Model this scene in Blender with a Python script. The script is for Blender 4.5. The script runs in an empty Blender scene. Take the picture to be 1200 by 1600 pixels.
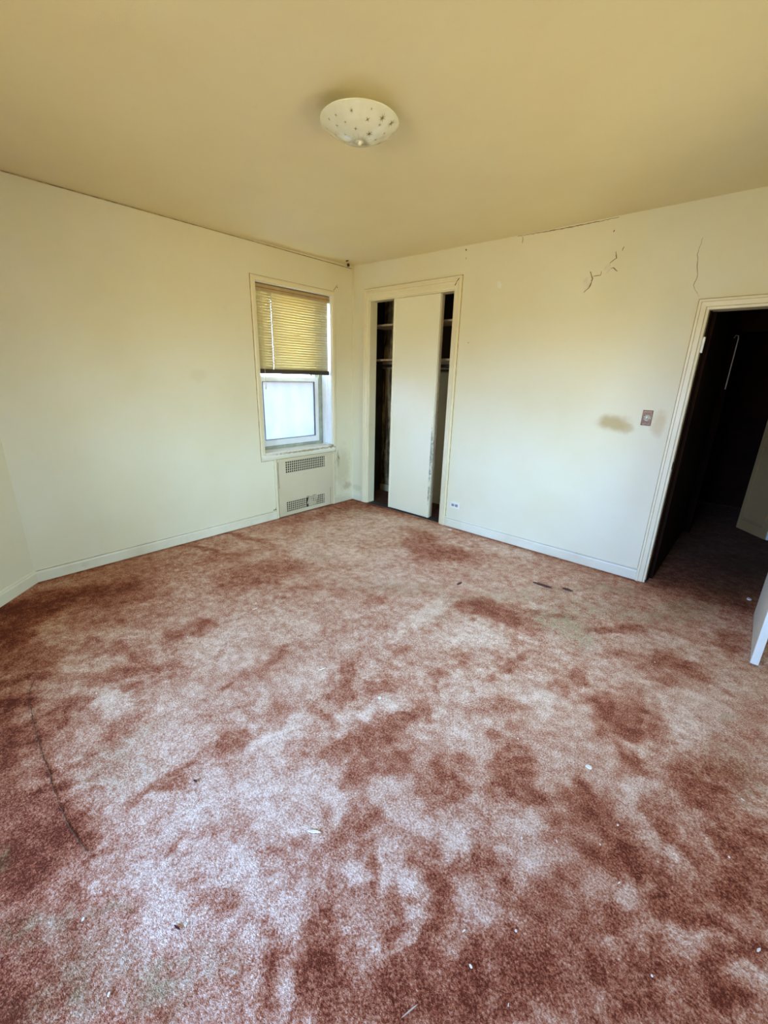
import bpy, bmesh, math, random
import numpy as np
from mathutils import Vector, Matrix

# ---------------------------------------------------------------- camera, world, exposure
scene = bpy.context.scene
COL = scene.collection
cam_data = bpy.data.cameras.new('camera')
cam_data.sensor_fit = 'HORIZONTAL'
cam_data.sensor_width = 36.0
cam_data.lens = 36.0 * 658.57 / 1200.0
cam_data.clip_start = 0.02
cam = bpy.data.objects.new('camera', cam_data)
COL.objects.link(cam)
_r = Vector((0.74809965, 0.66310471, 0.02527957))
_u = Vector((-0.22121658, 0.21329308, 0.95161404))
_f = Vector((-0.62562779, 0.7174944, -0.30625423))
mw = Matrix((( _r.x, _u.x, -_f.x, 3.81906), (_r.y, _u.y, -_f.y, -3.74181), (_r.z, _u.z, -_f.z, 1.53664), (0, 0, 0, 1)))
cam.matrix_world = mw
scene.camera = cam

scene.view_settings.view_transform = 'Standard'
scene.view_settings.look = 'None'
scene.view_settings.gamma = 1.0
scene.view_settings.use_curve_mapping = False
scene.view_settings.exposure = 2.47

# the outdoors: pale blue overcast sky above the horizon, warm sunlit street below it
SKY = 10.0
world = bpy.data.worlds.new('outdoors')
scene.world = world
world.use_nodes = True
wn = world.node_tree.nodes; wl = world.node_tree.links
wn.clear()
w_out = wn.new('ShaderNodeOutputWorld'); w_bg = wn.new('ShaderNodeBackground')
w_tc = wn.new('ShaderNodeTexCoord'); w_sep = wn.new('ShaderNodeSeparateXYZ')
w_ramp = wn.new('ShaderNodeValToRGB'); w_map = wn.new('ShaderNodeMapRange')
w_map.inputs[1].default_value = -1; w_map.inputs[2].default_value = 1
wl.new(w_tc.outputs['Generated'], w_sep.inputs[0]); wl.new(w_sep.outputs['Z'], w_map.inputs[0])
wl.new(w_map.outputs[0], w_ramp.inputs[0])
# the eastern sky is hazier and warmer, the rest clear blue
w_az = wn.new('ShaderNodeMapRange'); w_az.inputs[1].default_value = 0.1; w_az.inputs[2].default_value = 0.8
wl.new(w_sep.outputs['X'], w_az.inputs[0])
w_tint = wn.new('ShaderNodeMix'); w_tint.data_type = 'RGBA'
w_tint.inputs[6].default_value = (0.90, 1.0, 1.24, 1); w_tint.inputs[7].default_value = (1.0, 1.0, 0.80, 1)
wl.new(w_az.outputs[0], w_tint.inputs[0])
w_mul = wn.new('ShaderNodeMix'); w_mul.data_type = 'RGBA'; w_mul.blend_type = 'MULTIPLY'; w_mul.inputs[0].default_value = 1.0
wl.new(w_ramp.outputs[0], w_mul.inputs[6]); wl.new(w_tint.outputs[2], w_mul.inputs[7])
wl.new(w_mul.outputs[2], w_bg.inputs[0]); wl.new(w_bg.outputs[0], w_out.inputs[0])
cr = w_ramp.color_ramp
cr.elements[0].position = 0.0; cr.elements[0].color = (0.30, 0.22, 0.10, 1)
cr.elements[1].position = 1.0; cr.elements[1].color = (0.45, 0.80, 1.5, 1)
for p, c in ((0.40, (0.44, 0.33, 0.13, 1)), (0.49, (0.55, 0.52, 0.40, 1)), (0.53, (0.70, 1.0, 1.50, 1)), (0.75, (0.56, 0.97, 1.75, 1))):
    e = cr.elements.new(p); e.color = c
w_bg.inputs[1].default_value = SKY

def window_portal(name, loc, rot, sx, sy):
    l = bpy.data.lights.new(name, 'AREA'); l.shape = 'RECTANGLE'; l.size = sx; l.size_y = sy
    l.cycles.is_portal = True
    o = bpy.data.objects.new(name, l); COL.objects.link(o); o.location = loc; o.rotation_euler = rot
    return o
window_portal('portal_west', (-0.34, -0.8075, 1.55), (0, -math.pi/2, 0), 1.62, 0.945)
window_portal('portal_south', (2.95, -5.86, 1.40), (math.pi/2, 0, 0), 1.3, 1.34)
window_portal('portal_east', (5.02, -1.65, 1.35), (0, math.pi/2, 0), 1.22, 0.75)

# ---------------------------------------------------------------- helpers
random.seed(7)
rng = np.random.default_rng(5)

def nodes_of(name):
    m = bpy.data.materials.new(name); m.use_nodes = True
    nt = m.node_tree
    b = nt.nodes['Principled BSDF']
    return m, nt, b

def N(nt, kind, **kw):
    n = nt.nodes.new(kind)
    for k, v in kw.items():
        if k.startswith('i_'):
            key = k[2:]
            key = int(key) if key.isdigit() else key.replace('_', ' ')
            n.inputs[key].default_value = v
        else:
            setattr(n, k, v)
    return n

def mixc(nt, fac, a, b):
    n = nt.nodes.new('ShaderNodeMix'); n.data_type = 'RGBA'
    if isinstance(fac, (int, float)): n.inputs[0].default_value = fac
    else: nt.links.new(fac, n.inputs[0])
    for idx, v in ((6, a), (7, b)):
        if isinstance(v, tuple): n.inputs[idx].default_value = (*v, 1)
        else: nt.links.new(v, n.inputs[idx])
    return n.outputs[2]

def math_n(nt, op, a, b=None, clamp=False):
    n = nt.nodes.new('ShaderNodeMath'); n.operation = op; n.use_clamp = clamp
    for i, v in enumerate((a, b)):
        if v is None: continue
        if isinstance(v, (int, float)): n.inputs[i].default_value = v
        else: nt.links.new(v, n.inputs[i])
    return n.outputs[0]

def obj_coords(nt):
    return N(nt, 'ShaderNodeTexCoord').outputs['Object']

def noise(nt, scale, detail=3.0, rough=0.5, vec=None, stretch=None, dist=0.0):
    v = vec or obj_coords(nt)
    if stretch:
        mp = N(nt, 'ShaderNodeMapping'); mp.inputs['Scale'].default_value = stretch
        nt.links.new(v, mp.inputs[0]); v = mp.outputs[0]
    n = N(nt, 'ShaderNodeTexNoise'); n.inputs['Scale'].default_value = scale
    n.inputs['Detail'].default_value = detail; n.inputs['Roughness'].default_value = rough
    n.inputs['Distortion'].default_value = dist
    nt.links.new(v, n.inputs['Vector'])
    return n.outputs['Fac']

def ramp(nt, v, lo, hi):
    n = N(nt, 'ShaderNodeMapRange'); n.interpolation_type = 'SMOOTHSTEP'
    n.inputs[1].default_value = lo; n.inputs[2].default_value = hi
    nt.links.new(v, n.inputs[0]); return n.outputs[0]

def bump(nt, b, h, strength, dist):
    n = N(nt, 'ShaderNodeBump'); n.inputs['Strength'].default_value = strength; n.inputs['Distance'].default_value = dist
    nt.links.new(h, n.inputs['Height']); nt.links.new(n.outputs[0], b.inputs['Normal'])

def ellipse_mask(nt, c, r, wobble=0.35, scale=6.0):
    """soft blob around world point c with radii r, its edge broken up by noise"""
    v = obj_coords(nt)
    s = N(nt, 'ShaderNodeVectorMath', operation='SUBTRACT'); s.inputs[1].default_value = c; nt.links.new(v, s.inputs[0])
    d = N(nt, 'ShaderNodeVectorMath', operation='DIVIDE'); d.inputs[1].default_value = r; nt.links.new(s.outputs[0], d.inputs[0])
    l = N(nt, 'ShaderNodeVectorMath', operation='LENGTH'); nt.links.new(d.outputs[0], l.inputs[0])
    nz = noise(nt, scale, 4.0, 0.6)
    t = math_n(nt, 'ADD', l.outputs['Value'], math_n(nt, 'MULTIPLY', math_n(nt, 'SUBTRACT', nz, 0.5), wobble * 2))
    return ramp(nt, t, 1.15, 0.35)

def simple(name, col, rough=0.6, metal=0.0, var=0.06, vscale=9.0, bstr=0.0, bscale=300.0, spec=0.5):
    m, nt, b = nodes_of(name)
    dark = tuple(c * (1 - var * 2.5) for c in col)
    c = mixc(nt, ramp(nt, noise(nt, vscale, 4.0, 0.6), 0.35, 0.65), dark, col)
    nt.links.new(c, b.inputs['Base Color'])
    b.inputs['Roughness'].default_value = rough; b.inputs['Metallic'].default_value = metal
    b.inputs['Specular IOR Level'].default_value = spec
    if bstr: bump(nt, b, noise(nt, bscale, 2.0), bstr, 0.002)
    return m

PAINT = (0.79, 0.725, 0.52)
PAINT_YEL = (0.72, 0.62, 0.37)
TRIM = (0.82, 0.73, 0.49)

def paint_material(name, stains=(), col=PAINT, alt=PAINT_YEL, spec=0.35, rough=0.5):
    """aged cream wall paint; stains = (centre, radii, colour, strength, wobble, scale)"""
    m, nt, b = nodes_of(name)
    c = mixc(nt, ramp(nt, noise(nt, 1.3, 4.0, 0.55), 0.35, 0.75), col, tuple(0.5 * (x + y) for x, y in zip(col, alt)))
    c = mixc(nt, math_n(nt, 'MULTIPLY', ramp(nt, noise(nt, 9.0, 5.0, 0.65), 0.55, 0.8), 0.3), c, alt)
    for ctr, rad, sc, st, wob, scl in stains:
        c = mixc(nt, math_n(nt, 'MULTIPLY', ellipse_mask(nt, ctr, rad, wob, scl), st), c, sc)
    nt.links.new(c, b.inputs['Base Color'])
    b.inputs['Roughness'].default_value = rough; b.inputs['Specular IOR Level'].default_value = spec
    h = math_n(nt, 'ADD', noise(nt, 260.0, 2.0), math_n(nt, 'MULTIPLY', noise(nt, 12.0, 3.0), 1.2))
    bump(nt, b, h, 0.22, 0.002)
    return m

def link(name, me, m=None, parent=None):
    o = bpy.data.objects.new(name, me); COL.objects.link(o)
    if m is not None:
        for mm in (m if isinstance(m, (list, tuple)) else [m]): me.materials.append(mm)
    if parent is not None: o.parent = parent
    return o

def tag(o, label=None, cat=None, group=None, kind=None):
    if label: o['label'] = label
    if cat: o['category'] = cat
    if group: o['group'] = group
    if kind: o['kind'] = kind
    return o

def empty(name, loc, label, cat, group=None):
    o = bpy.data.objects.new(name, None); COL.objects.link(o); o.location = loc
    o.empty_display_size = 0.05
    tag(o, label, cat, group); return o

def bx(bm, x0, x1, y0, y1, z0, z1, mat=None):
    vs = [bm.verts.new((x, y, z)) for x in (x0, x1) for y in (y0, y1) for z in (z0, z1)]
    if mat is not None:
        for v in vs: v.co = mat @ v.co
    for f in ((0, 1, 3, 2), (4, 6, 7, 5), (0, 4, 5, 1), (2, 3, 7, 6), (0, 2, 6, 4), (1, 5, 7, 3)):
        bm.faces.new([vs[i] for i in f])

def done(name, bm, m, parent=None, bevel=0.0, origin=None, smooth=False, seg=2):
    """finish a bmesh in world coordinates; with a parent, the mesh is stored relative to it"""
    off = Vector((0, 0, 0))
    if parent is not None: off = world_loc(parent)
    if origin is not None: off = Vector(origin)
    if off.length > 0: bmesh.ops.translate(bm, verts=bm.verts, vec=-off)
    bmesh.ops.recalc_face_normals(bm, faces=bm.faces)
    me = bpy.data.meshes.new(name); bm.to_mesh(me); bm.free()
    if smooth:
        for p in me.polygons: p.use_smooth = True
    o = link(name, me, m, parent)
    if origin is not None and parent is None: o.location = origin
    if bevel:
        md = o.modifiers.new('bevel', 'BEVEL'); md.width = bevel; md.segments = seg; md.limit_method = 'ANGLE'
        md.angle_limit = math.radians(50)
    return o

def world_loc(o):
    l = Vector((0, 0, 0))
    while o is not None:
        l = l + Vector(o.location); o = o.parent
    return l

def boxes(name, lst, m, parent=None, bevel=0.0, origin=None):
    bm = bmesh.new()
    for b in lst: bx(bm, *b)
    return done(name, bm, m, parent, bevel, origin)

def tube(bm, pts, r, seg=8):
    pts = [Vector(p) for p in pts]
    rings = []
    for i, p in enumerate(pts):
        t = (pts[min(i + 1, len(pts) - 1)] - pts[max(i - 1, 0)]).normalized()
        a = Vector((0, 0, 1)) if abs(t.z) < 0.9 else Vector((1, 0, 0))
        u = t.cross(a).normalized(); w = t.cross(u)
        rr = r[i] if isinstance(r, (list, tuple)) else r
        rings.append([bm.verts.new(p + u * math.cos(2 * math.pi * k / seg) * rr + w * math.sin(2 * math.pi * k / seg) * rr) for k in range(seg)])
    for a, b in zip(rings, rings[1:]):
        for k in range(seg): bm.faces.new((a[k], a[(k + 1) % seg], b[(k + 1) % seg], b[k]))
    bm.faces.new(rings[0]); bm.faces.new(list(reversed(rings[-1])))

def lathe(bm, prof, c, seg=64, closed=False):
    """prof: (radius, z) list around vertical axis through c"""
    rings = []
    for r, z in prof:
        if r < 1e-5: rings.append([bm.verts.new((c[0], c[1], z))])
        else: rings.append([bm.verts.new((c[0] + r * math.cos(2 * math.pi * k / seg), c[1] + r * math.sin(2 * math.pi * k / seg), z)) for k in range(seg)])
    for a, b in zip(rings, rings[1:]):
        for k in range(seg):
            k2 = (k + 1) % seg
            if len(a) == 1 and len(b) == 1: continue
            if len(a) == 1: bm.faces.new((a[0], b[k], b[k2]))
            elif len(b) == 1: bm.faces.new((a[k], a[k2], b[0]))
            else: bm.faces.new((a[k], a[k2], b[k2], b[k]))

def casing(bm, prof, a0, a1, z0, z1, to3d, loop=False, wtop=1.0):
    """sweep a moulding profile (outward distance, height off the wall) round an opening with mitred corners"""
    def ring(u, d):
        if loop: return [(a0 - u, z0 - u, d), (a0 - u, z1 + u * wtop, d), (a1 + u, z1 + u * wtop, d), (a1 + u, z0 - u, d)]
        return [(a0 - u, z0, d), (a0 - u, z1 + u * wtop, d), (a1 + u, z1 + u * wtop, d), (a1 + u, z0, d)]
    R = [[bm.verts.new(to3d(*p)) for p in ring(u, d)] for u, d in prof]
    n = len(R)
    for i in range(n):
        A, B = R[i], R[(i + 1) % n]
        for k in range(4 if loop else 3):
            k2 = (k + 1) % 4
            bm.faces.new((A[k], A[k2], B[k2], B[k]))
    if not loop:
        bm.faces.new([r[0] for r in R]); bm.faces.new([r[3] for r in reversed(R)])

def ribbon(name, pts, w, axis, m, parent, depth=0.0015):
    """thin crack in the paint: a tapering sliver just proud of the wall plane"""
    bm = bmesh.new()
    fine = []
    for (a, z), (a2, z2) in zip(pts, pts[1:]):
        n = max(2, int(math.hypot(a2 - a, z2 - z) / 0.015))
        for i in range(n):
            t = i / n
            fine.append((a + (a2 - a) * t + random.uniform(-.003, .003), z + (z2 - z) * t + random.uniform(-.002, .002)))
    fine.append(pts[-1])
    L = len(fine)
    rows = []
    for i, (a, z) in enumerate(fine):
        j0, j1 = fine[max(i - 1, 0)], fine[min(i + 1, L - 1)]
        dx, dz = j1[0] - j0[0], j1[1] - j0[1]; l = math.hypot(dx, dz) or 1
        ww = w * 0.5 * (0.35 + 0.65 * math.sin(math.pi * (i + .5) / L)) * random.uniform(.6, 1.3)
        row = []
        for s, d in ((-1, 0.0), (-1, depth), (1, depth), (1, 0.0)):
            aa, zz = a - dz / l * ww * s, z + dx / l * ww * s
            row.append(bm.verts.new((aa, -d, zz) if axis == 'y' else (d, aa, zz)))
        rows.append(row)
    for A, B in zip(rows, rows[1:]):
        for k in range(3): bm.faces.new((A[k], A[k + 1], B[k + 1], B[k]))
    bm.faces.new(rows[0]); bm.faces.new(rows[-1])
    return done(name, bm, m, parent)

# ---------------------------------------------------------------- materials
BROWN = (0.36, 0.22, 0.08)
MOULD = (0.10, 0.085, 0.05)
m_wall_left = paint_material('aged_cream_paint_left', [
    ((0, -0.17, 0.42), (0.5, 0.16, 0.32), (0.56, 0.47, 0.26), 0.6, 0.6, 14.0),
    ((0, -0.09, 0.19), (0.5, 0.09, 0.06), (0.48, 0.34, 0.19), 0.6, 0.7, 22.0),
    ((0, -0.25, 0.55), (0.5, 0.03, 0.12), (0.38, 0.28, 0.14), 0.7, 0.7, 25.0),
    ((0, -1.9, 1.5), (0.5, 0.10, 0.07), (0.70, 0.60, 0.36), 0.4, 0.6, 9.0)])
m_wall_back = paint_material('aged_cream_paint_back', [
    ((2.94, 0, 1.23), (0.15, 0.5, 0.075), (0.48, 0.33, 0.12), 0.8, 0.5, 9.0),
    ((3.03, 0, 1.20), (0.07, 0.5, 0.05), (0.52, 0.38, 0.16), 0.6, 0.5, 14.0),
    ((3.24, 0, 1.25), (0.05, 0.5, 0.12), (0.60, 0.45, 0.22), 0.6, 0.6, 12.0),
    ((0.08, 0, 0.16), (0.10, 0.5, 0.05), (0.56, 0.52, 0.34), 0.5, 0.7, 25.0)])
m_wall = paint_material('aged_cream_paint')
m_ceiling = paint_material('yellowed_ceiling_paint',
    col=(0.85, 0.72, 0.42), alt=(0.78, 0.62, 0.33))
m_trim = paint_material('cream_gloss_trim_paint', col=TRIM, alt=(0.70, 0.56, 0.30), spec=0.5, rough=0.38)
m_base = paint_material('scuffed_baseboard_paint', col=(0.82, 0.77, 0.58), alt=(0.50, 0.38, 0.18), spec=0.5, rough=0.4)
m_door = paint_material('cream_door_paint', [
    ((1.185, 0, 0.75), (0.010, 0.5, 0.42), (0.20, 0.19, 0.16), 0.9, 1.2, 30.0),
    ((1.185, 0, 0.28), (0.010, 0.5, 0.12), (0.20, 0.19, 0.16), 0.9, 1.2, 34.0)],
    col=(0.86, 0.79, 0.58), alt=(0.80, 0.70, 0.44), spec=0.5, rough=0.35)
m_leaf = paint_material('white_door_paint', col=(0.80, 0.78, 0.66), alt=(0.58, 0.54, 0.38), spec=0.5, rough=0.4)
m_halldoor = paint_material('hall_door_dim_brown', col=(0.36, 0.21, 0.08), alt=(0.24, 0.13, 0.045), spec=0.2, rough=0.6)  # cream leaf browned: the hall's dimness is put into its colour
m_edge_line = simple('brown_edge_line', (0.50, 0.34, 0.14), 0.8, var=0.2, vscale=20)
m_crack = simple('crack_brown', (0.25, 0.145, 0.055), 0.9)  # brown for cracks, grooves and panel seams
m_peel = simple('bare_plaster', (0.82, 0.75, 0.55), 0.8, bstr=0.3)
m_vinyl = simple('white_vinyl', (0.85, 0.86, 0.84), 0.35, var=0.02)
m_frame_old = simple('grey_green_window_frame', (0.42, 0.44, 0.34), 0.5, var=0.12)
m_sill = paint_material('white_sill_paint', [
    ((0.0, -0.34, 0.73), (0.5, 0.08, 0.03), (0.30, 0.17, 0.06), 0.8, 0.9, 30.0),
    ((0.0, -0.75, 0.715), (0.5, 0.45, 0.014), (0.38, 0.28, 0.12), 0.8, 1.2, 30.0)], col=(0.84, 0.80, 0.66), alt=(0.60, 0.48, 0.26), spec=0.5, rough=0.35)
m_gasket = simple('dark_grey_gasket', (0.12, 0.13, 0.15), 0.6)
m_cover = paint_material('radiator_cover_enamel', col=(0.66, 0.57, 0.37), alt=(0.54, 0.44, 0.26), spec=0.5, rough=0.4)
m_dark = simple('dark_void_metal', (0.02, 0.018, 0.015), 0.8)
m_headrail = simple('tan_headrail_enamel', (0.50, 0.35, 0.17), 0.45)
m_rail = simple('dark_bottom_rail', (0.05, 0.035, 0.02), 0.5)
m_cord = simple('beige_cord', (0.62, 0.52, 0.30), 0.8)
m_brass = simple('brown_bronze_plate', (0.16, 0.065, 0.025), 0.35, metal=0.4, var=0.2, vscale=40)
m_brass_hi = simple('worn_brass_border', (0.42, 0.24, 0.11), 0.4, metal=0.5, var=0.2, vscale=60)
m_silver = simple('worn_silver_medallion', (0.75, 0.72, 0.62), 0.35, metal=0.3, var=0.25, vscale=120)
m_ivory = simple('ivory_plastic', (0.84, 0.79, 0.66), 0.35, var=0.02)
m_slot = simple('outlet_grey', (0.30, 0.31, 0.32), 0.5)
m_shelf = simple('cream_shelf_paint', (0.72, 0.56, 0.36), 0.5, var=0.1)
m_rod = simple('dark_steel_rod', (0.05, 0.045, 0.04), 0.4, metal=0.6)
m_hallwall = simple('shade_dark_hall_wall', (0.020, 0.007, 0.0025), 0.9, var=0.15, vscale=3.0, spec=0.08)  # the unlit hall's darkness is put into this wall colour
m_hinge = simple('painted_white_hinge', (0.86, 0.80, 0.68), 0.4)
m_track = simple('dark_threshold', (0.03, 0.024, 0.018), 0.7)
m_chip = simple('white_paint_chip', (0.95, 0.86, 0.70), 0.6)
m_pinkchip = simple('pink_scrap', (0.90, 0.72, 0.62), 0.6)
m_redscrap = simple('dark_red_scrap', (0.10, 0.018, 0.012), 0.7, var=0.2, vscale=60)
m_straw = simple('pale_straw', (0.66, 0.50, 0.36), 0.7)

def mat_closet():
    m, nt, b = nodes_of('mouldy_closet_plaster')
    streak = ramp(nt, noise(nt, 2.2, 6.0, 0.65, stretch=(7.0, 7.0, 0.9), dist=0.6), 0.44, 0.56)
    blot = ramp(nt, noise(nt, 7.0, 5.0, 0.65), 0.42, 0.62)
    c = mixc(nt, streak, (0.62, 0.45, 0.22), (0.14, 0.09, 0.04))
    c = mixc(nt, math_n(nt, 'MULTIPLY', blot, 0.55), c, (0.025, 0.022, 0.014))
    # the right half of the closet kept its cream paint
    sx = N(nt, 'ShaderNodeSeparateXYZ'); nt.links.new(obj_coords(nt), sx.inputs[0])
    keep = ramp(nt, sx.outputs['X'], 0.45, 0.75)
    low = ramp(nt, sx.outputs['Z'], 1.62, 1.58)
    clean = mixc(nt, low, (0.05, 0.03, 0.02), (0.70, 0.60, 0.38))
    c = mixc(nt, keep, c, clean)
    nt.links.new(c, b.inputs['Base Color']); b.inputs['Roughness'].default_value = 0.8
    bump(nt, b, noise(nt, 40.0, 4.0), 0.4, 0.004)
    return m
m_closet = mat_closet()
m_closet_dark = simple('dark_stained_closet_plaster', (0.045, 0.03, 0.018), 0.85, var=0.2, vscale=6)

def mat_glass():
    m, nt, b = nodes_of('window_glass')
    nt.nodes.remove(b)
    out = nt.nodes['Material Output']
    tr = N(nt, 'ShaderNodeBsdfTransparent'); tr.inputs[0].default_value = (0.93, 0.96, 0.97, 1)
    gl = N(nt, 'ShaderNodeBsdfGlossy'); gl.inputs['Roughness'].default_value = 0.03
    fr = N(nt, 'ShaderNodeFresnel'); fr.inputs[0].default_value = 1.45
    df = N(nt, 'ShaderNodeBsdfTranslucent'); df.inputs[0].default_value = (0.8, 0.85, 0.9, 1)
    mx = N(nt, 'ShaderNodeMixShader'); mx2 = N(nt, 'ShaderNodeMixShader')
    haze = math_n(nt, 'MULTIPLY', ramp(nt, noise(nt, 5.0, 5.0, 0.6), 0.3, 0.7), 0.12)
    nt.links.new(haze, mx2.inputs[0]); nt.links.new(tr.outputs[0], mx2.inputs[1]); nt.links.new(df.outputs[0], mx2.inputs[2])
    nt.links.new(fr.outputs[0], mx.inputs[0]); nt.links.new(mx2.outputs[0], mx.inputs[1]); nt.links.new(gl.outputs[0], mx.inputs[2])
    nt.links.new(mx.outputs[0], out.inputs[0])
    return m
m_glass = mat_glass()

def mat_frost():
    m, nt, b = nodes_of('frosted_film_glass')
    out = nt.nodes['Material Output']
    c = mixc(nt, ramp(nt, noise(nt, 5.0, 5.0, 0.6, stretch=(1, 1.6, 0.8)), 0.35, 0.7), (FROST * 1.02, FROST * 0.97, FROST * 0.86), (FROST * 0.92, FROST * 0.90, FROST * 0.83))
    t = N(nt, 'ShaderNodeBsdfTranslucent'); nt.links.new(c, t.inputs[0])
    g = N(nt, 'ShaderNodeBsdfGlossy'); g.inputs['Roughness'].default_value = 0.25; g.inputs[0].default_value = (0.04, 0.04, 0.04, 1)
    a = N(nt, 'ShaderNodeAddShader'); nt.links.new(t.outputs[0], a.inputs[0]); nt.links.new(g.outputs[0], a.inputs[1]); nt.links.new(a.outputs[0], out.inputs[0])
    nt.nodes.remove(b)
    return m
FROST = 0.192
m_frost = mat_frost()

def mat_slat():
    m, nt, b = nodes_of('yellowed_blind_slat')
    out = nt.nodes['Material Output']
    b.inputs['Base Color'].default_value = (0.72, 0.60, 0.30, 1); b.inputs['Roughness'].default_value = 0.4
    t = N(nt, 'ShaderNodeBsdfTranslucent'); t.inputs[0].default_value = (0.80, 0.62, 0.24, 1)
    mx = N(nt, 'ShaderNodeMixShader'); mx.inputs[0].default_value = 0.07
    nt.links.new(b.outputs[0], mx.inputs[1]); nt.links.new(t.outputs[0], mx.inputs[2]); nt.links.new(mx.outputs[0], out.inputs[0])
    return m
m_slat = mat_slat()

def mat_lampglass():
    m, nt, b = nodes_of('milky_lamp_glass')
    c = mixc(nt, ramp(nt, noise(nt, 14.0, 3.0), 0.3, 0.7), (0.80, 0.78, 0.62), (0.74, 0.72, 0.55))
    nt.links.new(c, b.inputs['Base Color'])
    b.inputs['Roughness'].default_value = 0.07; b.inputs['Coat Weight'].default_value = 0.6; b.inputs['Coat Roughness'].default_value = 0.03
    b.inputs['Subsurface Weight'].default_value = 0.15; b.inputs['Subsurface Radius'].default_value = (0.02, 0.02, 0.015)
    return m
m_lampglass = mat_lampglass()
m_gold = simple('gold_star_print', (0.36, 0.26, 0.09), 0.4, metal=0.2, var=0.2, vscale=100)

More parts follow.
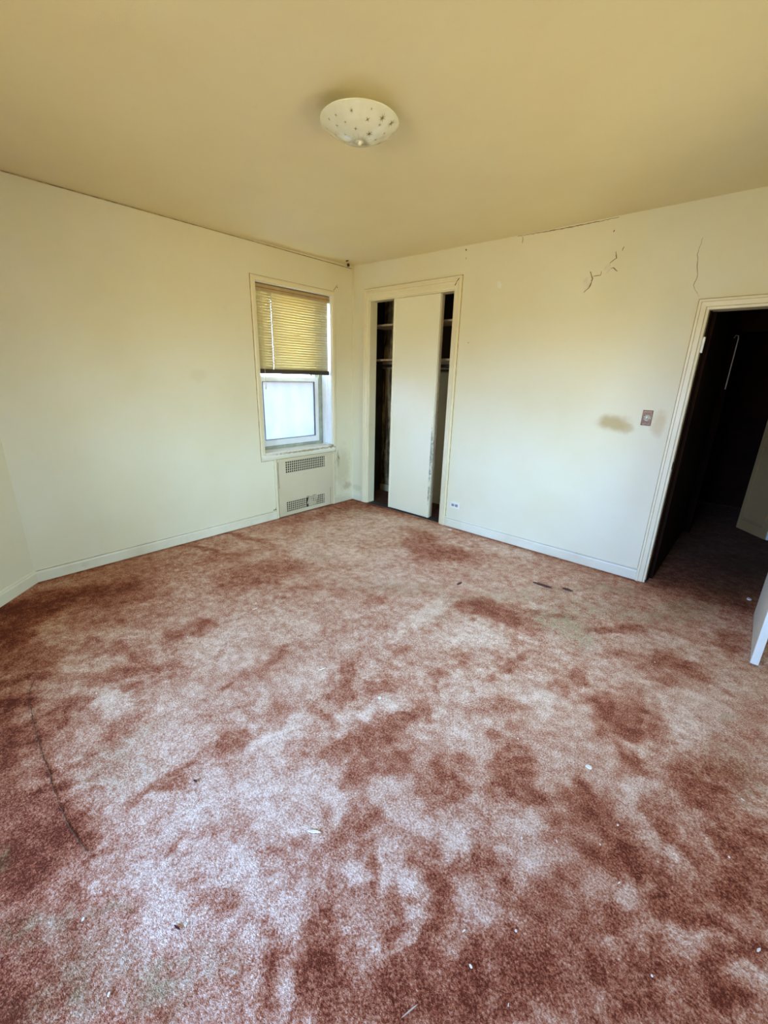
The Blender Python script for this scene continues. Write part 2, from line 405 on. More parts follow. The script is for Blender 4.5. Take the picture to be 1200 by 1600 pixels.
# carpet marks in floor metres: (x, y, long radius, short radius, angle, strength)
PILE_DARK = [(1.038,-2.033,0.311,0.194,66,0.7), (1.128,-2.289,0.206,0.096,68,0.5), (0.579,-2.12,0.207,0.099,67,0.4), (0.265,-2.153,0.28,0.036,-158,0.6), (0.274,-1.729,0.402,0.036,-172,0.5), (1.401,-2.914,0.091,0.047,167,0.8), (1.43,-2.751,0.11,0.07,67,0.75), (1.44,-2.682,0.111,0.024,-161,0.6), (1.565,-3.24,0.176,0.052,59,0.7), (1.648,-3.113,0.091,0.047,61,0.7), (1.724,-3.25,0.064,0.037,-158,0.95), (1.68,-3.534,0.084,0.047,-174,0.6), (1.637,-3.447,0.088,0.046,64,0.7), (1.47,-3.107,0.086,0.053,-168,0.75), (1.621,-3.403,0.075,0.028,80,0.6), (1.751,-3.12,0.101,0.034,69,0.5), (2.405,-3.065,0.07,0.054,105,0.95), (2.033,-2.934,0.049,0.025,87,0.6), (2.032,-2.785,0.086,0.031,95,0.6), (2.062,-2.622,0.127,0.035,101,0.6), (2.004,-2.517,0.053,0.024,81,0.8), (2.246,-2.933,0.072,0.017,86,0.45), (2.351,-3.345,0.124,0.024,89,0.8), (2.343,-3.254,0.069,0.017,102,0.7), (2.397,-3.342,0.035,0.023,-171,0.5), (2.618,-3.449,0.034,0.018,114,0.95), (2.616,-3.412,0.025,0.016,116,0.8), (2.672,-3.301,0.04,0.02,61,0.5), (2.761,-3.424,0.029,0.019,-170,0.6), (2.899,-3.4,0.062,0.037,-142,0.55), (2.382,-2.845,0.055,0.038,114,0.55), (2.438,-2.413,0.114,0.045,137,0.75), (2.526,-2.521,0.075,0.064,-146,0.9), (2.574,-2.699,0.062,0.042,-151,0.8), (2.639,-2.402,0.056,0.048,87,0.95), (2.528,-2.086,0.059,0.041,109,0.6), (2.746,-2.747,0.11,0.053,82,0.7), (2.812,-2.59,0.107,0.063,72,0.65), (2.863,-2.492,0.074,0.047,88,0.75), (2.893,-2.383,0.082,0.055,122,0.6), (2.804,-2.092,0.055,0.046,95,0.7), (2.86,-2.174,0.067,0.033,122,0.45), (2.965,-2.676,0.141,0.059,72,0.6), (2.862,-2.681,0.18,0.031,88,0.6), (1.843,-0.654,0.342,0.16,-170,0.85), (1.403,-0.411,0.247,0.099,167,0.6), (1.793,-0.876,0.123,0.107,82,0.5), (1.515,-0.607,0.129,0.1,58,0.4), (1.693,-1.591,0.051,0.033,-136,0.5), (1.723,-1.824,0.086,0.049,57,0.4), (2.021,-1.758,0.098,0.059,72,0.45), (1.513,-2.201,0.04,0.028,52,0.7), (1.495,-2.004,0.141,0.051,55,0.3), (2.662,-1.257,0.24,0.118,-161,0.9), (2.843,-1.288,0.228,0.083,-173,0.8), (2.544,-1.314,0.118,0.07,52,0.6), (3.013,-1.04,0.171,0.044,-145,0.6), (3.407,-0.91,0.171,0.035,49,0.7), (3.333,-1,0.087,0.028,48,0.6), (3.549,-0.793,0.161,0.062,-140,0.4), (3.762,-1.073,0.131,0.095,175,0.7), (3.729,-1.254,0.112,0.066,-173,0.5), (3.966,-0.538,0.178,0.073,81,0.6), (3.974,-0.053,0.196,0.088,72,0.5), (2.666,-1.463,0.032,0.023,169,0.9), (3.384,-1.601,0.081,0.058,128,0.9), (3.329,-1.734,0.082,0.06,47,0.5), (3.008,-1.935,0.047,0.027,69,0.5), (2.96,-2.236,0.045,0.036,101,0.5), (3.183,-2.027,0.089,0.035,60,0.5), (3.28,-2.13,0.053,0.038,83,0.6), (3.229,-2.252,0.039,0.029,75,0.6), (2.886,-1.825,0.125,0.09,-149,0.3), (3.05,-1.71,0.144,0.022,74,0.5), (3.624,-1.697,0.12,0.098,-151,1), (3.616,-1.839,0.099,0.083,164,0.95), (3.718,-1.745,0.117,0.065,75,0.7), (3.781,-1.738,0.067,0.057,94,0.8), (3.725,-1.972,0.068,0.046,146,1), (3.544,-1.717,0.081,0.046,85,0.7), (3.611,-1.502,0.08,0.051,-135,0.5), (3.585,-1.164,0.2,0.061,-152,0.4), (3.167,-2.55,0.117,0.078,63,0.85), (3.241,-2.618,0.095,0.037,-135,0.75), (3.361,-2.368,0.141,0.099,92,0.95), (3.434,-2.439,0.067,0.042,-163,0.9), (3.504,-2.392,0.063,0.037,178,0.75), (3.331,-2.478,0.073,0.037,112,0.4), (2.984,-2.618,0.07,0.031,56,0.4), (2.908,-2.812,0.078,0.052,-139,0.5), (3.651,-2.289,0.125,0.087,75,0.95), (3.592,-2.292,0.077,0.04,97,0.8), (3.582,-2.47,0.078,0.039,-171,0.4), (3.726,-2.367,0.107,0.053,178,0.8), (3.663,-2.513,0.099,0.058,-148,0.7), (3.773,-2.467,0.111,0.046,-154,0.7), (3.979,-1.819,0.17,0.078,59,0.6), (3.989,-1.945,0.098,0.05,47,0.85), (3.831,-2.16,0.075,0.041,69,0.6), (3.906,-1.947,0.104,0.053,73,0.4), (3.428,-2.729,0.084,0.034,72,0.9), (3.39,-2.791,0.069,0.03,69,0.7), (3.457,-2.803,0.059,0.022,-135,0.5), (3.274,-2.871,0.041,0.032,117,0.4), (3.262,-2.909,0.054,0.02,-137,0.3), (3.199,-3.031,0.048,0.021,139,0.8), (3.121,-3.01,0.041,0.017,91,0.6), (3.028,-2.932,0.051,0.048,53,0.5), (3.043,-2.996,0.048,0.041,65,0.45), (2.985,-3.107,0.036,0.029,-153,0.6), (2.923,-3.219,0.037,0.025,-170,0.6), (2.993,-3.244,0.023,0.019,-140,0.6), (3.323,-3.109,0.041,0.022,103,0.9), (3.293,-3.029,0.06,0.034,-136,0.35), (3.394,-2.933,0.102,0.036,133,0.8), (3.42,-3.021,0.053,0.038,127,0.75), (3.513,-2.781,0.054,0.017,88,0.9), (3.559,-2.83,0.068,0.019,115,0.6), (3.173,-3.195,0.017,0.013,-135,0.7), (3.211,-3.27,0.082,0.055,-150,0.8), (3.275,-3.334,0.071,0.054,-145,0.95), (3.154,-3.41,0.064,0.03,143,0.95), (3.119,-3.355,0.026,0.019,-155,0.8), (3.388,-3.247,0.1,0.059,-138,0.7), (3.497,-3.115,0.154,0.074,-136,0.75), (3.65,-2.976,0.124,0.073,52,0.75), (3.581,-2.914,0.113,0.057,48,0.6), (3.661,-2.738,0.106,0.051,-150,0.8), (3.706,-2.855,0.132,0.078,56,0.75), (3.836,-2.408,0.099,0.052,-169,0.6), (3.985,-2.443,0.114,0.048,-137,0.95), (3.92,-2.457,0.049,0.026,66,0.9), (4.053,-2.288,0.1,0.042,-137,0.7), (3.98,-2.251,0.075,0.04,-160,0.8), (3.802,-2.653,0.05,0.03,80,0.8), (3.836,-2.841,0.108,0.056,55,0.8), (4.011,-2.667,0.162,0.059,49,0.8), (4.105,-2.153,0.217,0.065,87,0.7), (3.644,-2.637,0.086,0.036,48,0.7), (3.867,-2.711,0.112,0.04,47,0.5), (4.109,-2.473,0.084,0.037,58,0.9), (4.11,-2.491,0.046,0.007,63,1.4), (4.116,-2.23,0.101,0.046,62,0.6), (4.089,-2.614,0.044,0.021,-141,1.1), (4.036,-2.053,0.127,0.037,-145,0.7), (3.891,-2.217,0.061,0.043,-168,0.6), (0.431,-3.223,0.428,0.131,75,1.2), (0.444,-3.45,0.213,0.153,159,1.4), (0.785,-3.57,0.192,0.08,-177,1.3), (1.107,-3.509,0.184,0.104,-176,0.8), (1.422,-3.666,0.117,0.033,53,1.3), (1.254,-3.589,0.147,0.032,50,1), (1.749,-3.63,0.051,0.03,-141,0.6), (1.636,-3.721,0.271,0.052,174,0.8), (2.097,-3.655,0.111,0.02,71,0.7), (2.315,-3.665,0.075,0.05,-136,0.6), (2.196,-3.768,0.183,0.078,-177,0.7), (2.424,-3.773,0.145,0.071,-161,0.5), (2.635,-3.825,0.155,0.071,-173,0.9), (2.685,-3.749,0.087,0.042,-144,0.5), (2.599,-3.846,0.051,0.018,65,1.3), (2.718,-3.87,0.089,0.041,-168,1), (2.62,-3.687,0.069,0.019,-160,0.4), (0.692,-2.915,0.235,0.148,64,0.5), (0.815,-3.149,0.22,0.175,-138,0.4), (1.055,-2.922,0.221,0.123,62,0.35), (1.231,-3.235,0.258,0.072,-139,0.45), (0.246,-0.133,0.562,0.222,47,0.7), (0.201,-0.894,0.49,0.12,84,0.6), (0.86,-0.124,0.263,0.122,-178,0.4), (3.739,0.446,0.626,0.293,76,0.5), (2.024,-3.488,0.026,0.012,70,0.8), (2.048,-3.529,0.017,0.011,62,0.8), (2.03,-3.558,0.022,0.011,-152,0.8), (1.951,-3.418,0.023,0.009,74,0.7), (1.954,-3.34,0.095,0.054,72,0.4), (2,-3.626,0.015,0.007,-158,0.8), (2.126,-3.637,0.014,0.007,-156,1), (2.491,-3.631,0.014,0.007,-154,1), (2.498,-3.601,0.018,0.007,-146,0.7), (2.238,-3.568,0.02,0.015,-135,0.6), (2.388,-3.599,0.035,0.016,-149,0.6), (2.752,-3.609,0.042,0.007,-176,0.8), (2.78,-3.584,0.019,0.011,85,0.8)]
PILE_LIGHT = [(1.104,-0.193,0.433,0.261,-153,0.6), (1.788,-0.452,0.128,0.081,53,0.2), (2.262,-0.197,0.244,0.125,-179,0.5), (1.025,-1.419,0.333,0.261,148,0.5), (0.918,-0.811,0.399,0.343,47,0.5), (1.271,-1.292,0.199,0.084,173,0.9), (1.546,-1.118,0.23,0.168,49,0.5), (1.8,-1.404,0.311,0.138,45,0.4), (2.387,-1.52,0.227,0.072,92,0.75), (2.382,-1.799,0.283,0.056,90,0.7), (2.712,-1.639,0.173,0.133,67,0.6), (2.682,-2.495,0.085,0.025,133,0.6), (2.681,-2.583,0.092,0.032,57,0.9), (2.777,-2.437,0.042,0.031,127,0.8), (2.308,-2.594,0.094,0.08,169,0.5), (2.484,-3.014,0.09,0.076,159,0.7), (2.514,-2.866,0.128,0.052,88,0.9), (2.683,-3.054,0.158,0.12,-158,0.5), (2.677,-3.136,0.103,0.074,-158,0.5), (2.826,-2.944,0.085,0.073,163,0.7), (2.047,-3.087,0.163,0.119,73,0.35), (2.167,-3.284,0.141,0.098,65,0.45), (1.787,-2.782,0.211,0.153,-175,0.45), (1.752,-2.457,0.326,0.178,-142,0.4), (2.923,-2.238,0.107,0.044,122,0.9), (2.984,-2.574,0.069,0.04,-163,0.4), (2.933,-1.82,0.101,0.059,110,0.8), (2.982,-2.091,0.108,0.086,76,0.45), (3.092,-2.33,0.078,0.063,70,0.5), (3.189,-2.383,0.099,0.04,45,0.6), (3.189,-2.815,0.056,0.039,123,1), (3.32,-2.771,0.068,0.056,100,1), (3.21,-2.647,0.04,0.018,45,0.9), (3.328,-2.549,0.046,0.031,55,0.9), (3.259,-2.503,0.121,0.035,111,0.4), (3.27,-1.885,0.107,0.039,-150,0.6), (3.311,-1.903,0.142,0.059,107,0.5), (3.4,-1.701,0.086,0.023,45,0.8), (3.331,-1.594,0.092,0.016,108,0.7), (3.719,-1.679,0.258,0.016,100,0.8), (3.76,-1.898,0.059,0.025,51,0.5), (3.699,-1.908,0.072,0.02,151,0.9), (3.691,-0.801,0.135,0.05,163,0.6), (3.825,-0.936,0.097,0.028,116,0.6), (3.94,-1.054,0.138,0.041,90,0.3), (3.868,-1.437,0.22,0.11,74,0.45), (3.869,-1.655,0.148,0.066,56,0.45), (3.98,-1.214,0.204,0.092,77,0.35), (3.654,-2.192,0.056,0.033,84,0.9), (3.598,-2.193,0.058,0.019,104,0.6), (3.758,-2.122,0.056,0.032,70,0.6), (3.792,-2.065,0.059,0.031,82,0.5), (3.769,-2.232,0.078,0.025,145,0.8), (3.963,-2.088,0.061,0.033,53,0.9), (4.072,-2.02,0.138,0.012,-140,0.8), (3.903,-2.294,0.042,0.011,145,1), (3.965,-2.29,0.093,0.014,-177,0.5), (3.631,-2.543,0.067,0.029,-157,0.8), (3.609,-2.604,0.115,0.036,-156,0.55), (3.693,-2.399,0.054,0.029,169,0.5), (3.574,-2.676,0.054,0.026,49,0.5), (3.664,-2.69,0.058,0.032,98,0.8), (3.823,-2.553,0.053,0.027,-147,1.1), (3.816,-2.48,0.031,0.018,73,0.6), (3.808,-2.709,0.03,0.018,66,0.8), (3.75,-2.69,0.024,0.012,52,0.7), (3.993,-2.515,0.079,0.01,-144,0.9), (3.882,-2.466,0.077,0.008,107,0.6), (3.864,-2.767,0.052,0.012,137,0.8), (3.862,-2.852,0.031,0.011,149,0.7), (3.867,-2.674,0.029,0.008,77,0.7), (3.958,-2.422,0.078,0.007,68,0.6), (4.078,-2.433,0.033,0.011,50,0.5), (4.113,-2.37,0.058,0.026,61,0.3), (4.12,-2.553,0.064,0.012,60,0.6), (3.762,-2.958,0.049,0.011,-137,0.8), (3.301,-2.975,0.045,0.032,47,1), (3.326,-3.021,0.05,0.029,127,0.95), (3.358,-3.078,0.033,0.022,126,1), (3.314,-2.975,0.041,0.035,55,0.5), (3.203,-2.988,0.058,0.021,122,1), (3.216,-2.964,0.039,0.03,128,0.8), (3.248,-3.023,0.036,0.016,131,0.8), (3.138,-3.087,0.046,0.022,-139,0.9), (3.071,-3.276,0.042,0.032,-148,0.8), (2.97,-3.322,0.072,0.046,159,0.8), (2.889,-3.196,0.048,0.038,-173,0.4), (2.893,-2.937,0.081,0.043,165,0.8), (2.849,-3.113,0.082,0.046,-143,0.8), (2.919,-3.11,0.055,0.014,52,0.7), (3.186,-3.381,0.066,0.019,152,0.8), (3.235,-3.403,0.037,0.021,159,0.7), (2.711,-3.401,0.027,0.022,-144,1.2), (2.676,-3.459,0.02,0.012,71,0.6), (2.835,-3.285,0.06,0.044,-172,1), (2.799,-3.357,0.091,0.062,-161,0.6), (2.616,-3.356,0.143,0.085,-152,0.6), (2.527,-3.239,0.098,0.081,-161,0.6), (2.42,-3.409,0.076,0.044,82,0.6), (2.58,-3.451,0.035,0.026,68,0.3), (3.285,-3.24,0.047,0.035,121,0.35), (3.489,-2.936,0.085,0.031,102,0.45), (3.429,-2.857,0.04,0.019,97,0.6), (3.449,-2.79,0.032,0.02,110,0.5), (3.487,-3.038,0.055,0.041,54,0.35), (3.437,-2.555,0.1,0.068,60,0.4), (3.514,-2.533,0.073,0.044,55,0.5), (3.458,-2.673,0.038,0.028,65,0.6), (3,-3.384,0.05,0.036,-161,0.6), (2.751,-3.519,0.127,0.078,-178,0.5), (2.933,-3.523,0.094,0.053,-151,0.35), (2.586,-3.554,0.086,0.037,-145,0.5), (3.039,-2.803,0.099,0.053,-137,0.35), (1.737,-3.381,0.08,0.03,170,0.4), (1.664,-3.332,0.067,0.034,-150,0.5), (1.77,-3.35,0.079,0.045,-172,0.6), (1.935,-3.194,0.11,0.07,-170,0.4), (2.105,-3.555,0.087,0.03,171,0.3), (2.258,-3.487,0.102,0.064,60,0.5)]
STAIN_OLIVE = [(3.118,-1.097,0.176,0.152,171,0.9), (3.29,-1.184,0.115,0.067,88,0.6), (3.215,-0.725,0.243,0.101,51,0.55), (3.236,-0.307,0.295,0.077,-140,0.6), (2.854,-0.749,0.209,0.115,56,0.4), (3.434,-0.691,0.189,0.077,52,0.4), (3.673,-0.401,0.294,0.111,52,0.55), (3.756,-0.142,0.251,0.071,48,0.6), (2.996,-0.992,0.289,0.161,57,0.25), (1.144,-1.521,0.119,0.066,-154,0.5), (1.838,-1.596,0.197,0.125,45,0.35), (2.118,-1.395,0.246,0.102,46,0.35), (2.498,-1.533,0.179,0.113,51,0.2), (2.171,-3.449,0.171,0.119,-173,0.35), (2.055,-3.297,0.072,0.051,67,0.4), (4.005,-1.4,0.045,0.02,61,0.7), (4.121,-1.766,0.121,0.046,81,0.5), (4.031,-1.643,0.155,0.073,72,0.3), (2.974,-3.575,0.067,0.039,-140,0.95), (2.681,-3.654,0.069,0.017,49,0.8), (2.78,-3.698,0.128,0.056,-148,0.6), (2.561,-3.783,0.097,0.036,-145,0.6), (2.974,-3.639,0.099,0.034,-142,0.6), (2.805,-3.776,0.104,0.044,-148,0.5), (3.012,-3.488,0.071,0.026,-141,0.35), (2.284,-3.83,0.051,0.015,177,0.8), (2.446,-1.283,0.19,0.056,45,0.4), (2.663,-1.004,0.2,0.113,54,0.4), (3.936,0.714,0.551,0.227,79,0.5), (0.468,-0.359,0.303,0.148,46,0.4)]

SEAM = [(1.30, -3.565), (1.41, -3.604), (1.62, -3.628), (1.95, -3.640), (2.20, -3.650), (2.40, -3.640), (2.462, -3.628)]

def mat_carpet():
    m, nt, b = nodes_of('dusty_pink_carpet')
    a = N(nt, 'ShaderNodeAttribute', attribute_name='pile'); a.attribute_type = 'GEOMETRY'
    sep = N(nt, 'ShaderNodeSeparateColor'); nt.links.new(a.outputs['Color'], sep.inputs[0])
    v = obj_coords(nt)
    # pile lean: fine patchiness added to the large marks
    n1 = noise(nt, 5.5, 5.0, 0.62, v, dist=0.3)
    n2 = noise(nt, 22.0, 4.0, 0.6, v)
    n3 = noise(nt, 150.0, 2.0, 0.6, v)
    n4 = noise(nt, 420.0, 1.0, 0.5, v)
    t = math_n(nt, 'ADD', sep.outputs[0], math_n(nt, 'MULTIPLY', math_n(nt, 'SUBTRACT', n1, 0.5), 0.40))
    t = math_n(nt, 'ADD', t, math_n(nt, 'MULTIPLY', math_n(nt, 'SUBTRACT', n2, 0.5), 0.70))
    t = math_n(nt, 'ADD', t, math_n(nt, 'MULTIPLY', math_n(nt, 'SUBTRACT', n3, 0.5), 1.25))
    t = math_n(nt, 'ADD', t, math_n(nt, 'MULTIPLY', math_n(nt, 'SUBTRACT', n4, 0.5), 0.55))
    cr = N(nt, 'ShaderNodeValToRGB'); nt.links.new(t, cr.inputs[0])
    e = cr.color_ramp.elements
    e[0].position = 0.0; e[0].color = (0.13, 0.026, 0.010, 1)
    e[1].position = 1.0; e[1].color = (0.94, 0.73, 0.56, 1)
    for p, c in ((0.20, (0.31, 0.085, 0.036, 1)), (0.40, (0.46, 0.185, 0.095, 1)), (0.60, (0.62, 0.35, 0.222, 1)), (0.80, (0.79, 0.56, 0.395, 1))):
        q = e.new(p); q.color = c
    ol = math_n(nt, 'MULTIPLY', sep.outputs[1], ramp(nt, n2, 0.25, 0.7), clamp=True)
    lum = ramp(nt, t, 0.0, 0.9)
    olc = mixc(nt, lum, (0.11, 0.07, 0.02), (0.46, 0.36, 0.18))
    c = mixc(nt, ol, cr.outputs[0], olc)
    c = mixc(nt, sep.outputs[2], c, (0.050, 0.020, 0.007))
    nt.links.new(c, b.inputs['Base Color'])
    b.inputs['Roughness'].default_value = 1.0; b.inputs['Specular IOR Level'].default_value = 0.0
    b.inputs['Sheen Weight'].default_value = 0.04; b.inputs['Sheen Roughness'].default_value = 0.6
    h = math_n(nt, 'ADD', noise(nt, 190.0, 2.0, 0.6, v), math_n(nt, 'MULTIPLY', n2, 1.0))
    h = math_n(nt, 'ADD', h, math_n(nt, 'MULTIPLY', n4, 0.5))
    bump(nt, b, h, 0.75, 0.006)
    return m

# ---------------------------------------------------------------- the room shell
H = 2.675
HX = 4.75                # right wall
YB = -5.60               # wall behind the camera
S = 'structure'

def floor_mesh():
    step = 0.012
    xs = np.arange(-0.14, HX + 0.35, step); ys = np.arange(YB, 3.5, step)
    X, Y = np.meshgrid(xs, ys, indexing='ij')
    def paint(marks):
        acc = np.zeros_like(X)
        for mx, my, a, bb, deg, amp in marks:
            r = max(a, bb) * 1.9 + 0.03
            i0, i1 = np.searchsorted(xs, (mx - r, mx + r)); j0, j1 = np.searchsorted(ys, (my - r, my + r))
            if i1 <= i0 or j1 <= j0: continue
            th = math.radians(deg); dx = X[i0:i1, j0:j1] - mx; dy = Y[i0:i1, j0:j1] - my
            u = (dx * math.cos(th) + dy * math.sin(th)) / max(a, .012); w = (-dx * math.sin(th) + dy * math.cos(th)) / max(bb, .012)
            d2 = u * u + w * w
            acc[i0:i1, j0:j1] += amp * np.exp(-(d2 ** 2.0) * 0.7)
        return acc
    # wobble lookup so that mark outlines are irregular
    def vnoise(sc, seed):
        r = np.random.default_rng(seed); n = 256; g = r.random((n, n))
        fx = (X * sc) % n; fy = (Y * sc) % n
        ix = fx.astype(int); iy = fy.astype(int); tx = fx - ix; ty = fy - iy
        tx = tx * tx * (3 - 2 * tx); ty = ty * ty * (3 - 2 * ty)
        a = g[ix % n, iy % n]; b2 = g[(ix + 1) % n, iy % n]; c = g[ix % n, (iy + 1) % n]; d = g[(ix + 1) % n, (iy + 1) % n]
        return (a * (1 - tx) + b2 * tx) * (1 - ty) + (c * (1 - tx) + d * tx) * ty
    X0, Y0 = X.copy(), Y.copy()
    X += 0.06 * (vnoise(9, 1) - .5) + 0.05 * (vnoise(26, 2) - .5); Y += 0.06 * (vnoise(9, 3) - .5) + 0.05 * (vnoise(26, 4) - .5)
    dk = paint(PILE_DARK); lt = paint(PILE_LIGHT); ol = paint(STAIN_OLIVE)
    X, Y = X0, Y0
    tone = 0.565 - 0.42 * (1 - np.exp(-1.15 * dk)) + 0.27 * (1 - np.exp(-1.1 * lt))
    # the strip of carpet left of the seam is redder, with left-side shade put into its tone
    side = 1 / (1 + np.exp((Y0 + 3.60 + 0.05 * (vnoise(6, 12) - .5)) / 0.05)) * (X0 < 2.45) + (X0 >= 2.45) / (1 + np.exp((Y0 + 3.75) / 0.1)) * 0.3
    tone -= 0.20 * side
    tone -= 0.16 * np.exp(-((X0 - 0.2) / 0.55) ** 2) * (Y0 < -1.6) * np.clip((-1.6 - Y0) / 1.0, 0, 1)  # far-left darkening, partly shade put into the carpet tone
    tone += 0.13 * (vnoise(14, 21) - .5) + 0.12 * (vnoise(30, 22) - .5)
    tone -= 0.12 * np.clip((X0 * 0.75 - Y0 * 0.66 - 4.15) / 0.7, 0, 1)
    # hall shade put into the carpet colour, deepening past the doorway
    hall_shade = 1 / (1 + np.exp(-(Y + 0.02) / 0.06))
    tone -= 0.30 * hall_shade
    ol = np.clip(ol, 0, 1) * (0.55 + 0.45 * vnoise(12, 6)) + 0.35 * hall_shade
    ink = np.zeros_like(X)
    ink += 0.75 * hall_shade * np.clip((Y - 0.05) / 1.0, 0, 1)
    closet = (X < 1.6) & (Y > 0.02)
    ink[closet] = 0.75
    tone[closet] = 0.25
    # carpet seam
    for (ax, ay), (bx_, by_) in zip(SEAM, SEAM[1:]):
        L2 = (bx_ - ax) ** 2 + (by_ - ay) ** 2
        t = np.clip(((X - ax) * (bx_ - ax) + (Y - ay) * (by_ - ay)) / L2, 0, 1)
        d = np.hypot(X - ax - t * (bx_ - ax), Y - ay - t * (by_ - ay))
        tone -= 0.10 * np.exp(-(d / 0.03) ** 2)
    # darker edge where the carpet meets the skirting
    for d in (np.abs(X - 0.02), np.where(X < 3.33, np.abs(Y + 0.02), 9)):
        e = np.exp(-(d / 0.03) ** 2) * (X > 0) * (Y < 0)
        tone -= 0.20 * e
    nx, ny = X.shape
    # pile height: gentle rumples plus a raised lip beside the seam
    Z = 0.004 * (vnoise(3.0, 8) - 1.0) - 0.002 * ink
    co = np.stack([X, Y, Z], -1).reshape(-1, 3)
    idx = np.arange(nx * ny).reshape(nx, ny)
    q = np.stack([idx[:-1, :-1], idx[1:, :-1], idx[1:, 1:], idx[:-1, 1:]], -1).reshape(-1, 4)
    me = bpy.data.meshes.new('floor')
    me.vertices.add(len(co)); me.vertices.foreach_set('co', co.astype(np.float32).ravel())
    me.loops.add(q.size); me.loops.foreach_set('vertex_index', q.astype(np.int32).ravel())
    me.polygons.add(len(q)); me.polygons.foreach_set('loop_start', np.arange(0, q.size, 4, dtype=np.int32))
    me.update(calc_edges=True)
    at = me.color_attributes.new('pile', 'FLOAT_COLOR', 'POINT')
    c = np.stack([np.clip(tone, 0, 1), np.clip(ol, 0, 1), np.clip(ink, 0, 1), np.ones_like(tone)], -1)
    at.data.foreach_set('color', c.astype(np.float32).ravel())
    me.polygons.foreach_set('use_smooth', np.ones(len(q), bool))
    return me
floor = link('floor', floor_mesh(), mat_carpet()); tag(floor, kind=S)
m_seam = simple('carpet_seam_brown', (0.20, 0.08, 0.04), 1.0, var=0.3, vscale=60)  # dark brown of the seam line
def seam_mesh():
    r = random.Random(11); bm = bmesh.new(); rows = []
    pts = []
    for (ax, ay), (cx_, cy_) in zip(SEAM, SEAM[1:]):
        n = max(2, int(math.hypot(cx_ - ax, cy_ - ay) / 0.012))
        for i in range(n): pts.append((ax + (cx_ - ax) * i / n, ay + (cy_ - ay) * i / n))
    off = 0.0
    for i, (x, y) in enumerate(pts):
        off = off * 0.8 + r.uniform(-.002, .002); w = r.uniform(.0006, .0026)
        rows.append([bm.verts.new((x, y + off - w, 0.0005)), bm.verts.new((x, y + off, 0.0015)), bm.verts.new((x, y + off + w, 0.0005))])
    for A, B in zip(rows, rows[1:]):
        for k in range(2): bm.faces.new((A[k], B[k], B[k + 1], A[k + 1]))
    return bm
done('carpet_seam', seam_mesh(), m_seam, floor)

# ceiling: old plaster that rises a little towards the far corner
def ceiling_mesh():
    bm = bmesh.new()
    xs = [-0.32 + i * (HX + 0.62) / 40 for i in range(41)]; ys = [YB - 0.3 + i * (-YB + 0.5) / 46 for i in range(47)]
    def z(x, y): return H + 0.030 * math.exp(-max(x, 0) / 0.9) * math.exp(min(y, 0) / 0.9)
    lo = [[bm.verts.new((x, y, z(x, y))) for y in ys] for x in xs]
    hi = [[bm.verts.new((x, y, 2.95)) for y in ys] for x in xs]
    for i in range(40):
        for j in range(46):
            bm.faces.new((lo[i][j], lo[i + 1][j], lo[i + 1][j + 1], lo[i][j + 1])); bm.faces.new((hi[i][j], hi[i][j + 1], hi[i + 1][j + 1], hi[i + 1][j]))
    for i in range(40):
        bm.faces.new((lo[i][0], hi[i][0], hi[i + 1][0], lo[i + 1][0])); bm.faces.new((lo[i][46], lo[i + 1][46], hi[i + 1][46], hi[i][46]))
    for j in range(46):
        bm.faces.new((lo[0][j], lo[0][j + 1], hi[0][j + 1], hi[0][j])); bm.faces.new((lo[40][j], hi[40][j], hi[40][j + 1], lo[40][j + 1]))
    return bm
tag(done('ceiling', ceiling_mesh(), m_ceiling, smooth=False), kind=S)

ZT = 2.80
# left wall with the window opening and the radiator niche
WY0, WY1, WZ0, WZ1 = -1.280, -0.335, 0.742, 2.356
RY0, RY1, RZ1 = -1.150, -0.363, 0.665
wall_left = boxes('wall_left', [
    (-0.32, 0, -3.312, WY0, 0, ZT), (-0.32, 0, WY1, 0.11, 0, ZT),
    (-0.32, 0, WY0, WY1, WZ1, ZT), (-0.32, 0, WY0, WY1, 0, WZ0 - 0.022)], m_wall_left)
tag(wall_left, kind=S)
# closet-and-door wall
CX0, CX1, CZ = 0.262, 1.378, 2.335
DX0, DX1, DZ = 3.385, 4.112, 2.015
wall_back = boxes('wall_back', [
    (0, CX0, 0, 0.11, 0, ZT), (CX0, CX1, 0, 0.11, CZ, ZT), (CX1, DX0, 0, 0.11, 0, ZT),
    (DX0, DX1, 0, 0.11, DZ, ZT), (DX1, HX, 0, 0.11, 0, ZT)], m_wall_back)
tag(wall_back, kind=S)
EY0, EY1, EZ0, EZ1 = -2.02, -1.28, 0.74, 1.95
tag(boxes('wall_right', [(HX, HX + 0.25, YB - 0.25, EY0, 0, ZT), (HX, HX + 0.25, EY1, 0.0, 0, ZT), (HX, HX + 0.25, EY0, EY1, 0, EZ0), (HX, HX + 0.25, EY0, EY1, EZ1, ZT)], m_wall), kind=S)
bm = bmesh.new()
def prism(bm, poly, z0, z1):
    lo = [bm.verts.new((x, y, z0)) for x, y in poly]; hi = [bm.verts.new((x, y, z1)) for x, y in poly]
    bm.faces.new(lo); bm.faces.new(list(reversed(hi)))
    for k in range(len(poly)):
        k2 = (k + 1) % len(poly); bm.faces.new((lo[k], lo[k2], hi[k2], hi[k]))
DGX, DGY = 1.45, -4.72  # unseen end of the diagonal wall, set to shade the left corner
prism(bm, [(0, -3.312), (DGX, DGY), (DGX - 0.12, DGY - 0.1), (-0.32, -3.55), (-0.32, -3.312)], 0, ZT)
tag(done('wall_diagonal', bm, m_wall), kind=S)
tag(boxes('wall_alcove', [(DGX - 0.12, DGX, YB, DGY, 0, ZT)], m_wall), kind=S)
